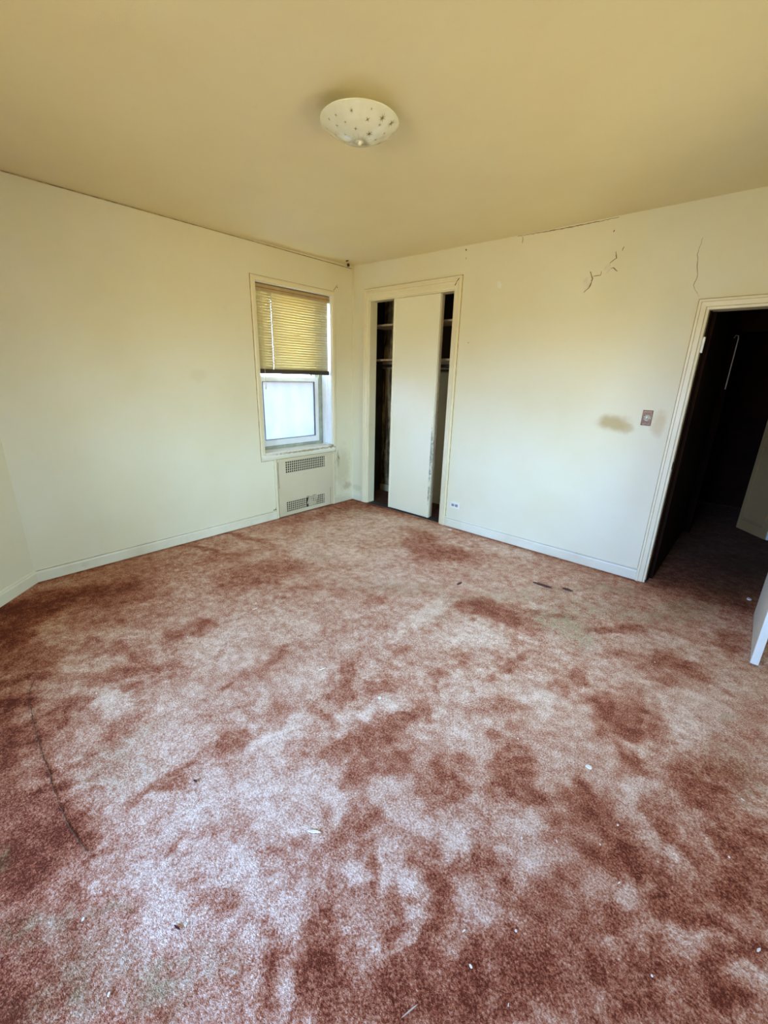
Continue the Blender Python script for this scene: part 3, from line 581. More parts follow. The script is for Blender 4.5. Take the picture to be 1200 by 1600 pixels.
# rear wall with the second window (behind the camera)
BX0, BX1, BZ0, BZ1 = 2.30, 3.60, 0.74, 2.05
tag(boxes('wall_front', [(DGX - 0.12, BX0, YB - 0.25, YB, 0, ZT), (BX1, HX, YB - 0.25, YB, 0, ZT),
    (BX0, BX1, YB - 0.25, YB, 0, BZ0), (BX0, BX1, YB - 0.25, YB, BZ1, ZT)], m_wall), kind=S)

# closet interior
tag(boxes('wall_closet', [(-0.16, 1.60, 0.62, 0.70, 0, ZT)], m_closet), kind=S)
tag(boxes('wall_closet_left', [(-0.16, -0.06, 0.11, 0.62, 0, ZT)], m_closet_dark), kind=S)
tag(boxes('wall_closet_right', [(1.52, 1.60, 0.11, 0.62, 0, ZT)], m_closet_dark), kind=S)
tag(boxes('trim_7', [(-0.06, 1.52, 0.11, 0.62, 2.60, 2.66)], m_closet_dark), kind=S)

# hall behind the doorway
HB = 1.70
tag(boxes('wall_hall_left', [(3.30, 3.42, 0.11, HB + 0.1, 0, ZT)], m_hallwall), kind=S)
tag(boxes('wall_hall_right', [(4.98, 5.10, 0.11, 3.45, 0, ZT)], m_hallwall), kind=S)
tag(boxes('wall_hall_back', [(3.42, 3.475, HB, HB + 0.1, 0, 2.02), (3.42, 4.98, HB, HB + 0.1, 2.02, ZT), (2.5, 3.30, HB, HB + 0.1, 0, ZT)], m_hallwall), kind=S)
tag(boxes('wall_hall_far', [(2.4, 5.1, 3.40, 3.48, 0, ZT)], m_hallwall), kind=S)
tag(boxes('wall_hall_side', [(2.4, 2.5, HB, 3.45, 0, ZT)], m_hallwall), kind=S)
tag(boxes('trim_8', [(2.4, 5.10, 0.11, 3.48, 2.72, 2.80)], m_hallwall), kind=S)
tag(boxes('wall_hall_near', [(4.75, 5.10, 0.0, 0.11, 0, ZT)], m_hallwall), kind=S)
# edge of the far hall opening; its glint is modelled as a pale strip
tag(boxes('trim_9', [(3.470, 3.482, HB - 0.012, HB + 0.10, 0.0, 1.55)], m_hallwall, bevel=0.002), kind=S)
o = boxes('trim_10', [(3.466, 3.474, HB - 0.022, HB - 0.002, 1.50, 1.965)], m_hinge, bevel=0.002); tag(o, kind=S)
bm = bmesh.new(); tube(bm, [(3.470, HB - 0.012, 1.955), (3.466, HB - 0.02, 1.985), (3.445, HB - 0.022, 1.99), (3.438, HB - 0.02, 1.965)], 0.004, 6)
done('hook_end', bm, m_hinge, o)

# ---------------------------------------------------------------- trims
def base_profile_y(x0, x1, name):       # along the back wall
    bm = bmesh.new()
    pr = [(0, 0), (0.016, 0), (0.016, 0.072), (0.012, 0.082), (0.012, 0.090), (0.004, 0.098), (0, 0.098)]
    A = [bm.verts.new((x0, -d, z)) for d, z in pr]; B = [bm.verts.new((x1, -d, z)) for d, z in pr]
    bm.faces.new(A); bm.faces.new(list(reversed(B)))
    for k in range(len(pr)):
        k2 = (k + 1) % len(pr); bm.faces.new((A[k], A[k2], B[k2], B[k]))
    return tag(done(name, bm, m_base), kind=S)
def base_run(p0, p1, name, m=None):             # along any wall; room lies to the left of p0->p1
    bm = bmesh.new()
    d = Vector((p1[0] - p0[0], p1[1] - p0[1], 0)).normalized(); n = Vector((-d.y, d.x, 0))
    pr = [(0, 0), (0.016, 0), (0.016, 0.072), (0.012, 0.082), (0.012, 0.090), (0.004, 0.098), (0, 0.098)]
    rows = []
    for p in (p0, p1): rows.append([bm.verts.new((p[0] + n.x * a, p[1] + n.y * a, z)) for a, z in pr])
    bm.faces.new(rows[0]); bm.faces.new(list(reversed(rows[1])))
    for k in range(len(pr)):
        k2 = (k + 1) % len(pr); bm.faces.new((rows[0][k], rows[0][k2], rows[1][k2], rows[1][k]))
    return tag(done(name, bm, m or m_base), kind=S)
base_profile_y(CX1 + 0.071, DX0 - 0.066, 'baseboard_back')
boxes('edge_line', [(CX1 + 0.075, DX0 - 0.07, -0.0166, -0.011, 0.0900, 0.0910)], m_slot, bpy.data.objects['baseboard_back'])
base_profile_y(0.0, CX0 - 0.066, 'baseboard_corner')
base_profile_y(DX1 + 0.066, HX, 'baseboard_doorside')
base_run((0, RY0 - 0.03), (0, -3.312), 'baseboard_left')
boxes('edge_line', [(0.011, 0.0166, -3.30, RY0 - 0.03, 0.0895, 0.0912)], m_edge_line, bpy.data.objects['baseboard_left'])
base_run((0, 0), (0, RY1 + 0.03), 'baseboard_left_corner')
base_run((0, -3.312), (DGX, DGY), 'baseboard_diagonal')
base_run((DGX, YB), (HX, YB), 'baseboard_front')
base_run((HX, YB), (HX, 0), 'baseboard_right')
o = boxes('baseboard_closet', [(-0.06, 1.52, 0.606, 0.62, 0, 0.085)], m_cover); tag(o, kind=S)

yplane = lambda a, z, d: (a, -d, z)
xplane = lambda a, z, d: (d, a, z)
# closet casing with its deep moulded head
bm = bmesh.new()
prof = [(0, 0), (0, 0.014), (0.010, 0.018), (0.026, 0.018), (0.030, 0.024), (0.040, 0.024), (0.043, 0.019), (0.052, 0.019), (0.056, 0.028), (0.066, 0.028), (0.069, 0.022), (0.069, 0)]
casing(bm, prof, CX0, CX1, 0, CZ, yplane, wtop=1.55)
closet_trim = tag(done('trim_1', bm, m_trim), kind=S)
boxes('jamb', [(CX0 - 0.001, CX0 + 0.014, 0.0, 0.115, 0, CZ)], m_trim, closet_trim, 0.002)
boxes('jamb', [(CX1 - 0.014, CX1 + 0.001, 0.0, 0.115, 0, CZ)], m_trim, closet_trim, 0.002)
boxes('head_jamb', [(CX0 + 0.014, CX1 - 0.014, 0.0, 0.115, CZ - 0.012, CZ)], m_trim, closet_trim)
boxes('track', [(CX0 + 0.014, CX1 - 0.014, 0.005, 0.115, 0, 0.004)], m_track, closet_trim)
ribbon('crack', [(CX1 + 0.002, CZ + 0.03), (CX1 + 0.02, CZ + 0.055), (CX1 + 0.05, CZ + 0.088)], 0.005, 'y', m_crack, closet_trim, 0.027)
# entry door casing: two-step moulding
bm = bmesh.new()
prof = [(0, 0), (0, 0.012), (0.014, 0.014), (0.016, 0.018), (0.046, 0.020), (0.049, 0.027), (0.062, 0.027), (0.065, 0.020), (0.065, 0)]
casing(bm, prof, DX0, DX1, 0.0, DZ, yplane)
entry_trim = tag(done('trim_2', bm, m_trim), kind=S)
boxes('jamb', [(DX0 - 0.012, DX0 + 0.002, 0.0, 0.125, 0.012, DZ)], m_trim, entry_trim, 0.002)
boxes('jamb', [(DX1 - 0.002, DX1 + 0.012, 0.0, 0.16, 0, DZ)], m_trim, entry_trim, 0.002)
boxes('head_jamb', [(DX0, DX1, 0.0, 0.125, DZ - 0.002, DZ + 0.012)], m_trim, entry_trim, 0.002)
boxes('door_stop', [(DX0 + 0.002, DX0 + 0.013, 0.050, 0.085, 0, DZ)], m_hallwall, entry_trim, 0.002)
boxes('strike_plate', [(DX0 + 0.002, DX0 + 0.016, -0.002, 0.028, 1.745, 1.845)], m_hinge, entry_trim, 0.001)
boxes('latch_hole', [(DX0 + 0.0, DX0 + 0.0035, 0.0, 0.022, 0.93, 0.985)], m_dark, entry_trim)
boxes('threshold_gap', [(DX0 - 0.008, DX0 + 0.014, -0.010, 0.02, 0.0, 0.013)], m_track, entry_trim)

def caulk(parent, a0, a1, z0, z1, w, to3d, loop=False, wtop=1.0):
    bm = bmesh.new()
    prof = [(w, 0.0), (w, 0.0035), (w + 0.005, 0.0008), (w + 0.005, 0.0)]
    casing(bm, prof, a0, a1, z0, z1, to3d, loop, wtop)
    return done('edge_line', bm, m_edge_line, parent)
caulk(closet_trim, CX0, CX1, 0, CZ, 0.069, yplane, False, 1.55)
caulk(entry_trim, DX0, DX1, 0, DZ, 0.065, yplane)
bm = bmesh.new(); casing(bm, [(0.0465, 0.019), (0.0465, 0.0215), (0.0492, 0.0235), (0.0492, 0.019)], DX0, DX1, 0.0, DZ, yplane); done('edge_line', bm, m_edge_line, entry_trim)
bm = bmesh.new(); casing(bm, [(0.0145, 0.012), (0.0145, 0.0165), (0.0175, 0.0188), (0.0175, 0.012)], DX0, DX1, 0.0, DZ, yplane); done('edge_line', bm, m_edge_line, entry_trim)
# cracks and peeling paint on the back wall (part of the wall)
for pts, w in ((((3.257, 2.454), (3.25, 2.355), (3.277, 2.224), (3.263, 2.172), (3.312, 2.10)), 0.0028),
               (((2.582, 2.338), (2.606, 2.285), (2.587, 2.224), (2.554, 2.196)), 0.011),
               (((2.607, 2.301), (2.656, 2.304), (2.661, 2.329)), 0.005),
               (((2.699, 2.366), (2.729, 2.392), (2.753, 2.405), (2.737, 2.448)), 0.006),
               (((2.713, 2.335), (2.738, 2.345), (2.773, 2.315)), 0.005),
               (((2.791, 2.473), (2.78, 2.446)), 0.004), (((1.997, 2.662), (1.998, 2.616)), 0.004),
               (((1.458, 2.655), (1.466, 2.64)), 0.012), (((1.463, 2.585), (1.465, 2.571)), 0.005),
               (((2.70, 2.578), (2.702, 2.59)), 0.008), (((1.56, 1.858), (1.563, 1.866)), 0.007),
               (((1.95, 2.672), (2.15, 2.668), (2.45, 2.664), (2.72, 2.667)), 0.0055)):
    ribbon('crack', list(pts), w, 'y', m_crack, wall_back)
def flake(pts, d0, d1, m, name='peeling_paint'):
    bm = bmesh.new(); n = len(pts)
    cx = sum(p[0] for p in pts) / n; cz = sum(p[1] for p in pts) / n
    top = [bm.verts.new((x, -(d0 + (d1 - d0) * max(0, (x - cx) / 0.05)), z)) for x, z in pts]
    bot = [bm.verts.new((x, 0.0005, z)) for x, z in pts]
    bm.faces.new(top)
    for k in range(n): bm.faces.new((top[k], top[(k + 1) % n], bot[(k + 1) % n], bot[k]))
    return done(name, bm, m, wall_back)
flake([(2.536, 2.273), (2.556, 2.298), (2.583, 2.303), (2.600, 2.266), (2.585, 2.224), (2.556, 2.20)], 0.003, 0.016, m_peel)
flake([(2.663, 2.316), (2.682, 2.36), (2.709, 2.382), (2.724, 2.338), (2.70, 2.311)], 0.003, 0.012, m_peel)
flake([(1.803, 2.347), (1.827, 2.355), (1.85, 2.318), (1.84, 2.293), (1.814, 2.306)], 0.002, 0.003, m_ivory)
for pts, w in ((((-0.297, 2.412), (-0.269, 2.442), (-0.24, 2.477)), 0.006), (((-0.241, 2.447), (-0.241, 2.458)), 0.012),
               (((-0.006, 2.463), (-0.006, 2.473)), 0.006), (((-0.252, 0.594), (-0.24, 0.57), (-0.225, 0.545)), 0.010),
               (((-1.215, 0.101), (-1.19, 0.103), (-1.172, 0.112)), 0.014), (((-1.182, 0.13), (-1.176, 0.09), (-1.178, 0.02)), 0.006),
               (((-1.176, 0.60), (-1.177, 0.56)), 0.004), (((-1.172, 0.33), (-1.174, 0.30)), 0.004)):
    ribbon('crack', list(pts), w, 'x', m_crack, wall_left)
boxes('edge_line', [(0.0005, 0.004, -3.30, -0.02, 2.668, 2.674)], m_edge_line, wall_left)  # brown line put in for the shade along the ceiling edge
# pipe chase line beside the corner
tag(boxes('trim_5', [(0.0, 0.010, -0.012, 0.0, 0.098, 2.70)], m_wall_back, bevel=0.004), kind=S)

# ---------------------------------------------------------------- the window
bm = bmesh.new()
prof = [(0, 0), (0, 0.012), (0.008, 0.015), (0.036, 0.017), (0.040, 0.012), (0.045, 0.010), (0.045, 0)]
def wc_ring():
    casing(bm, prof, WY0, WY1, WZ0 - 0.04, WZ1, xplane)
wc_ring()
window = tag(done('window_1', bm, m_trim), kind=S)
caulk(window, WY0, WY1, WZ0 - 0.04, WZ1, 0.045, xplane, True)
def wpart(name, lst, m, parent=window, bevel=0.002): return boxes(name, lst, m, parent, bevel)
FX0, FX1 = -0.27, -0.185
wpart('sill', [(-0.175, 0.022, WY0 + 0.001, WY1 - 0.001, WZ0 - 0.02, WZ0)], m_sill, bevel=0.004)
wpart('apron', [(0.0, 0.020, WY0 - 0.03, WY1 + 0.03, WZ0 - 0.058, WZ0 - 0.021)], m_sill, bevel=0.003)
# reveals and inner tracks
wpart('window_frame', [(-0.32, FX0 + 0.10, WY1 - 0.05, WY1 - 0.0, WZ0, WZ1), (-0.32, FX0 + 0.10, WY0, WY0 + 0.05, WZ0, WZ1),
      (-0.32, FX0 + 0.10, WY0 + 0.05, WY1 - 0.05, WZ1 - 0.04, WZ1), (-0.32, FX0 + 0.095, WY0 + 0.05, WY1 - 0.05, WZ0 - 0.015, WZ0 + 0.03)], m_frame_old, bevel=0.002)
wpart('reveal', [(-0.165, -0.004, WY1 - 0.008, WY1 - 0.0005, WZ0, WZ1)], m_vinyl, bevel=0)
wpart('reveal', [(-0.165, -0.004, WY0 + 0.0005, WY0 + 0.008, WZ0, WZ1)], m_vinyl, bevel=0)
wpart('head_reveal', [(-0.165, -0.004, WY0 + 0.008, WY1 - 0.008, WZ1 - 0.008, WZ1 - 0.0005)], m_vinyl, bevel=0)
wpart('track_rib', [(-0.120, -0.105, WY1 - 0.016, WY1 - 0.008, WZ0, WZ1 - 0.01), (-0.075, -0.065, WY1 - 0.013, WY1 - 0.008, WZ0, WZ1 - 0.01)], m_vinyl, bevel=0.001)
SY0, SY1 = WY0 + 0.05, WY1 - 0.052
GY0, GY1 = -1.137, -0.448
def sash(name, x0, x1, z0, z1, gz0, gz1, mg):
    s = wpart(name, [(x0, x1, SY0, GY0, z0, z1), (x0, x1, GY1, SY1, z0, z1), (x0, x1, GY0, GY1, z0, gz0), (x0, x1, GY0, GY1, gz1, z1)], m_vinyl, bevel=0.003)
    e = 0.006
    wpart('gasket', [(x0 + .01, x1 + 0.0015, GY0 - e, GY0 + e * .4, gz0, gz1), (x0 + .01, x1 + 0.0015, GY1 - e * .4, GY1 + e, gz0, gz1),
                     (x0 + .01, x1 + 0.0015, GY0, GY1, gz0 - e * .4, gz0 + e * .4), (x0 + .01, x1 + 0.0015, GY0, GY1, gz1 - e * .4, gz1 + e * .4)], m_gasket, s, 0)
    wpart('pane', [((x0 + x1) / 2 - 0.002, (x0 + x1) / 2 + 0.002, GY0, GY1, gz0, gz1)], mg, s, 0)
    return s
sash('lower_sash', -0.215, -0.182, WZ0 + 0.032, 1.505, 0.841, 1.454, m_frost)
sash('upper_sash', -0.265, -0.232, 1.47, 2.315, 1.52, 2.26, m_glass)
o = wpart('sill_scrap', [(-0.11, -0.02, -0.405, -0.345, WZ0 + 0.001, WZ0 + 0.010)], m_vinyl)

# the second window, behind the camera
bm = bmesh.new()
casing(bm, prof, BX0, BX1, BZ0 - 0.04, BZ1, lambda a, z, d: (a, YB + d, z))
w2 = tag(done('window_2', bm, m_trim), kind=S)
mid = (BX0 + BX1) / 2
boxes('window_frame', [(BX0, BX0 + .05, YB - .2, YB - .14, BZ0, BZ1), (BX1 - .05, BX1, YB - .2, YB - .14, BZ0, BZ1), (mid - .03, mid + .03, YB - .2, YB - .14, BZ0, BZ1),
      (BX0, BX1, YB - .2, YB - .14, BZ0, BZ0 + .05), (BX0, BX1, YB - .2, YB - .14, BZ1 - .05, BZ1)], m_vinyl, w2)
boxes('pane', [(BX0 + .05, BX1 - .05, YB - .172, YB - .168, BZ0 + .05, BZ1 - .05)], m_glass, w2)
boxes('sill', [(BX0, BX1, YB - .14, YB + .03, BZ0 - .02, BZ0)], m_sill, w2)

# the third window, in the right wall beyond the open door
bm = bmesh.new()
casing(bm, prof, EY0, EY1, EZ0 - 0.04, EZ1, lambda a, z, d: (HX - d, a, z))
w3 = tag(done('window_3', bm, m_trim), kind=S)
mid = (EY0 + EY1) / 2
boxes('window_frame', [(HX + .14, HX + .2, EY0, EY0 + .05, EZ0, EZ1), (HX + .14, HX + .2, EY1 - .05, EY1, EZ0, EZ1), (HX + .14, HX + .2, mid - .03, mid + .03, EZ0, EZ1),
      (HX + .14, HX + .2, EY0, EY1, EZ0, EZ0 + .05), (HX + .14, HX + .2, EY0, EY1, EZ1 - .05, EZ1)], m_vinyl, w3)
boxes('pane', [(HX + .168, HX + .172, EY0 + .05, EY1 - .05, EZ0 + .05, EZ1 - .05)], m_glass, w3)
boxes('sill', [(HX - .03, HX + .14, EY0, EY1, EZ0 - .02, EZ0)], m_sill, w3)

# ---------------------------------------------------------------- venetian blind
BLX = -0.035
blind = empty('window_blind', (BLX, -0.82, 1.53), 'yellowed ivory slatted blind half lowered over the window', 'blind')
SLY0, SLY1 = -1.266, -0.364
boxes('headrail', [(BLX - 0.02, BLX + 0.012, SLY0, -0.345, 2.315, 2.346)], m_headrail, blind, 0.003)
boxes('valance', [(BLX + 0.014, BLX + 0.019, SLY0, -0.343, 2.282, 2.338)], m_headrail, blind, 0.002)
boxes('bottom_rail', [(BLX - 0.014, BLX + 0.014, SLY0 + 0.004, SLY1 + 0.008, 1.533, 1.576)], m_rail, blind, 0.003)
boxes('valance_groove', [(BLX + 0.0185, BLX + 0.0205, SLY0, -0.343, 2.306, 2.312), (BLX + 0.0115, BLX + 0.0135, SLY0, -0.345, 2.3385, 2.3455)], m_crack, blind)
def slat_mesh():
    bm = bmesh.new()
    w = 0.0315; tilt = math.radians(68); th = 0.0007
    arc = [(-0.5, 0.0), (-0.17, 0.0022), (0.17, 0.0022), (0.5, 0.0)]
    def piece(y0, y1, lo, hi):
        ps = []
        for s, hgt in arc:
            s = max(lo, min(hi, s)); ps.append((s * w, hgt if abs(s) < .5 else 0.0))
        rings = []
        for y in (y0, y1):
            up = []; dn = []
            for s, hgt in ps:
                # top edge leans to the room
                ex = math.cos(tilt) * s - math.sin(tilt) * -hgt; ez = math.sin(tilt) * s - math.cos(tilt) * hgt
                up.append(bm.verts.new((ex + th, y, ez))); dn.append(bm.verts.new((ex - th, y, ez)))
            rings.append((up, dn))
        (u0, d0), (u1, d1) = rings
        for k in range(3):
            bm.faces.new((u0[k], u0[k + 1], u1[k + 1], u1[k])); bm.faces.new((d0[k], d1[k], d1[k + 1], d0[k + 1]))
        bm.faces.new((u0[0], u1[0], d1[0], d0[0])); bm.faces.new((u0[3], d0[3], d1[3], u1[3]))
        for u, d in rings: bm.faces.new(u + list(reversed(d)))
    cy = -0.82
    piece(SLY0 - cy, -1.0915 - cy, -.5, .5); piece(-1.0887 - cy, SLY1 - cy, -.5, .5)      # route hole lets daylight through
    bm2 = bm
    bmesh.ops.recalc_face_normals(bm2, faces=bm2.faces)
    me = bpy.data.meshes.new('slat'); bm2.to_mesh(me); bm2.free()
    for p in me.polygons: p.use_smooth = True
    return me
sm = slat_mesh(); NS = 30
s0 = link('slat', sm, m_slat, blind)
for i in range(NS):
    s = s0 if i == 0 else s0.copy()
    if i: COL.objects.link(s); s.parent = blind
    z = 1.590 + i * (2.297 - 1.590) / (NS - 1)
    s.location = (0, 0, z - 1.53)
# bridge pieces closing the route hole at the ladder: alternate rungs
for y in (-1.20, -0.555, -0.46):
    bm = bmesh.new(); tube(bm, [(BLX + 0.017, y, 2.30), (BLX + 0.017, y + 0.002, 1.57)], 0.0012, 6); done('ladder_cord', bm, m_cord, blind)
bm = bmesh.new(); tube(bm, [(BLX + 0.006, -1.083, 2.30), (BLX + 0.006, -1.083, 1.57)], 0.0012, 6)
for i in range(NS):
    z = 1.590 + i * (2.297 - 1.590) / (NS - 1)
    bx(bm, BLX + 0.006, BLX + 0.008, -1.0955, -1.0845, z - 0.010, z + 0.003)
bx(bm, BLX + 0.006, BLX + 0.0075, -1.0855, -1.0835, 1.57, 2.30)
done('ladder_tape', bm, m_cord, blind)
bm = bmesh.new(); tube(bm, [(BLX + 0.03, -1.225, 2.30), (BLX + 0.034, -1.22, 1.8), (BLX + 0.03, -1.215, 1.42)], 0.0018, 6); tube(bm, [(BLX + 0.03, -1.215, 1.425), (BLX + 0.03, -1.215, 1.385)], [0.003, 0.006], 8)
done('pull_cord', bm, m_cord, blind)

# ---------------------------------------------------------------- radiator cover
rad = empty('radiator_cover', (0.02, -0.757, 0), 'cream metal radiator cover with two perforated grilles under the window', 'radiator cover')
PX0, PX1 = 0.0018, 0.030
G1 = (-1.050, -0.485, 0.495, 0.628); G2 = (-1.057, -0.497, 0.050, 0.170)
pl = [(PX0, PX1, RY0, G2[0], 0.012, RZ1 - 0.03), (PX0, PX1, G1[1], RY1, 0.012, RZ1 - 0.03),
      (PX0, PX1, G2[0], G1[1], 0.012, G2[2]), (PX0, PX1, G2[0], G1[1], G2[3], G1[2]), (PX0, PX1, G2[0], G1[1], G1[3], RZ1 - 0.03),
      (PX0, PX1, G2[1], G1[1], G2[2], G2[3]), (PX0, PX1, G2[0], G1[0], G1[2], G1[3])]
boxes('panel', pl, m_cover, rad)
boxes('top_moulding', [(0.001, 0.036, RY0 - 0.012, RY1 + 0.010, RZ1 - 0.030, RZ1 - 0.004)], m_cover, rad, 0.006)
boxes('side_strip', [(0.001, 0.020, RY0 - 0.028, RY0 - 0.004, 0.0, RZ1 - 0.004)], m_trim, rad, 0.003)
boxes('side_strip', [(0.001, 0.024, RY1 + 0.004, RY1 + 0.030, 0.0, RZ1 - 0.004)], m_trim, rad, 0.003)
boxes('seam', [(0.001, 0.032, RY0 + 0.001, RY0 + 0.006, 0.34, RZ1 - 0.035)], m_crack, rad)
boxes('seam', [(0.001, 0.0312, RY1 - 0.048, RY1 - 0.045, 0.02, 0.23)], m_crack, rad)
boxes('hollow_shade_sheet', [(0.0005, 0.0015, RY0 + 0.05, RY1 - 0.05, 0.012, RZ1 - 0.04)], m_dark, rad)  # dark sheet standing in for the shaded hollow behind the grilles
def grille(g, name, ncol, nrow, skip=None):
    y0, y1, z0, z1 = g; bm = bmesh.new()
    py = (y1 - y0) / ncol; pz = (z1 - z0) / nrow; b = 0.0036
    for i in range(ncol + 1):
        y = y0 + i * py
        bx(bm, 0.024, 0.028, max(y0, y - b), min(y1, y + b), z0, z1)
    for j in range(nrow + 1):
        z = z0 + j * pz
        for i in range(ncol):
            bx(bm, 0.024, 0.028, y0 + i * py + b, y0 + (i + 1) * py - b, max(z0, z - b), min(z1, z + b))
    return done(name, bm, m_cover, rad)
grille(G1, 'grille', 21, 5); grille(G2, 'grille', 21, 5)
# the small access flap hanging askew over the lower grille
bm = bmesh.new()
M = Matrix.Translation((0.037, -0.70, 0.118)) @ Matrix.Rotation(math.radians(-13), 4, 'X') @ Matrix.Rotation(math.radians(9), 4, 'Y')
for i in range(5):
    bx(bm, -0.002, 0.002, -0.058 + i * 0.029 - 0.005, -0.058 + i * 0.029 + 0.005, -0.055, 0.065, M)
for j in range(6):
    for i in range(4): bx(bm, -0.002, 0.002, -0.058 + i * 0.029 + 0.005, -0.058 + (i + 1) * 0.029 - 0.005, -0.055 + j * 0.023 - 0.0045, -0.055 + j * 0.023 + 0.0045, M)
done('access_flap', bm, m_cover, rad)
boxes('flap_gap', [(0.0285, 0.032, -0.775, -0.757, 0.055, 0.165), (0.0285, 0.032, -0.775, -0.635, 0.176, 0.181)], m_dark, rad)

# ---------------------------------------------------------------- closet doors, shelves, rail
d = boxes('door_2', [(0.600, 1.190, 0.030, 0.062, 0.012, CZ - 0.012)], m_door, bevel=0.002); tag(d, kind=S)
boxes('edge_strip', [(0.594, 0.618, 0.026, 0.066, 0.010, CZ - 0.012)], m_door, d, 0.004)
boxes('edge_strip', [(1.174, 1.194, 0.027, 0.066, 0.010, CZ - 0.012)], m_door, d, 0.004)
d = boxes('door_3', [(0.580, 1.178, 0.078, 0.108, 0.012, CZ - 0.012)], m_door, bevel=0.002); tag(d, kind=S)
boxes('edge_strip', [(1.172, 1.190, 0.076, 0.110, 0.010, CZ - 0.012)], m_shelf, d, 0.003)
tag(boxes('closet_shelf', [(-0.059, 1.519, 0.27, 0.619, 2.098, 2.118)], m_shelf, bevel=0.002, origin=(0.76, 0.44, 2.098)), 'upper cream closet shelf near the top of the opening', 'shelf', 'closet shelves')
sh = tag(boxes('closet_shelf', [(-0.059, 1.519, 0.27, 0.619, 1.714, 1.734)], m_shelf, bevel=0.002, origin=(0.76, 0.44, 1.714)), 'lower cream closet shelf just above the hanging rail', 'shelf', 'closet shelves')
o = boxes('cleat', [(-0.059, 1.519, 0.600, 0.6185, 1.630, 1.714)], m_shelf, sh)
rod = empty('closet_rail', (0.76, 0.33, 1.66), 'dark steel hanging rail under the lower closet shelf', 'clothes rail')
bm = bmesh.new(); tube(bm, [(-0.059, 0.33, 1.660), (1.519, 0.33, 1.660)], 0.017, 14); done('rail', bm, m_rod, rod, smooth=True)
boxes('rail_bracket', [(-0.059, -0.048, 0.305, 0.355, 1.640, 1.713)], m_rod, rod)
boxes('rail_bracket', [(1.508, 1.519, 0.305, 0.355, 1.640, 1.713)], m_rod, rod)

# ---------------------------------------------------------------- doors
d = boxes('door_1', [(4.070, 4.108, -0.770, -0.030, 0.010, 2.005)], m_leaf, bevel=0.002, origin=(4.108, -0.02, 0.01)); tag(d, kind=S)
bm = bmesh.new()
for s, x in ((-1, 4.070), (1, 4.108)):
    lathe2 = [(0.0, 0.0), (0.028, 0.0), (0.028, 0.006), (0.012, 0.010), (0.010, 0.032), (0.024, 0.040), (0.028, 0.052), (0.020, 0.064), (0.0, 0.068)]
    rings = []
    for r, h in lathe2:
        rings.append([bm.verts.new((x + s * h, -0.705 + max(r, 1e-4) * math.cos(2 * math.pi * k / 20), 0.92 + max(r, 1e-4) * math.sin(2 * math.pi * k / 20))) for k in range(20)])
    for A, B in zip(rings, rings[1:]):
        for k in range(20): bm.faces.new((A[k], A[(k + 1) % 20], B[(k + 1) % 20], B[k]))
done('knob', bm, m_brass_hi, d, smooth=True)
for z in (0.22, 1.80): boxes('hinge', [(4.106, 4.1115, -0.030, -0.001, z - 0.045, z + 0.045)], m_hinge, d, 0.001)

def leaf(name, p0, p1, z0, z1, th, m, origin=True):
    p0 = Vector((*p0, 0)); p1 = Vector((*p1, 0)); dv = (p1 - p0); L = dv.length; dv.normalize(); n = Vector((dv.y, -dv.x, 0))
    M = Matrix(((dv.x, n.x, 0, p0.x), (dv.y, n.y, 0, p0.y), (0, 0, 1, 0), (0, 0, 0, 1)))
    bm = bmesh.new(); bx(bm, 0, L, -th, 0, z0, z1, M)
    return done(name, bm, m, None, 0.002), M, L
d, M, L = leaf('door_4', (3.850, 2.295), (4.097, 1.990), 0.012, 2.0, 0.03, m_halldoor); tag(d, kind=S)
bm = bmesh.new()
bx(bm, 0.045, 0.060, 0, 0.009, 0.13, 1.87, M); bx(bm, L - 0.060, L - 0.045, 0, 0.009, 0.13, 1.87, M)
bx(bm, 0.060, L - 0.060, 0, 0.009, 0.13, 0.145, M); bx(bm, 0.060, L - 0.060, 0, 0.009, 1.855, 1.87, M); bx(bm, 0.060, L - 0.060, 0, 0.009, 0.92, 0.935, M)
done('panel_moulding', bm, m_halldoor, d)
bm = bmesh.new(); bx(bm, 0.05, L - 0.06, 0.0, 0.010, 0.122, 0.129, M); done('crack', bm, m_crack, d)
d, M, L = leaf('door_5', (4.118, 1.985), (4.46, 2.22), 0.012, 2.0, 0.03, m_leaf); tag(d, kind=S)

# ---------------------------------------------------------------- ceiling light
LC = (2.155, -2.072); LR = 0.177; LZ = 2.622; LB = 2.553
lamp = empty('ceiling_light', (LC[0], LC[1], 2.675), 'round milky glass ceiling light printed with small gold stars', 'ceiling light')
bm = bmesh.new(); lathe(bm, [(0.0, 2.676), (0.085, 2.676), (0.088, 2.664), (0.080, 2.648), (0.060, 2.642), (0.0, 2.642)], LC, 48); done('ceiling_pan', bm, m_ivory, lamp, smooth=True)
def dz(r): return LB + (LZ - LB) * (r / LR) ** 2.1
bm = bmesh.new()
pf = [(0.0, dz(0))] + [(LR * k / 18, dz(LR * k / 18)) for k in range(1, 19)]
pf += [(LR + 0.002, LZ + 0.003), (LR, LZ + 0.006)] + [(LR * k / 18, dz(LR * k / 18) + 0.005) for k in range(17, 0, -1)] + [(0.0, dz(0) + 0.005)]
lathe(bm, pf, LC, 96); shade = done('glass_shade', bm, m_lampglass, lamp, smooth=True)
def on_dome(r, a, off=0.0008): return Vector((LC[0] + r * math.cos(a), LC[1] + r * math.sin(a), dz(r) - off))
bm = bmesh.new()
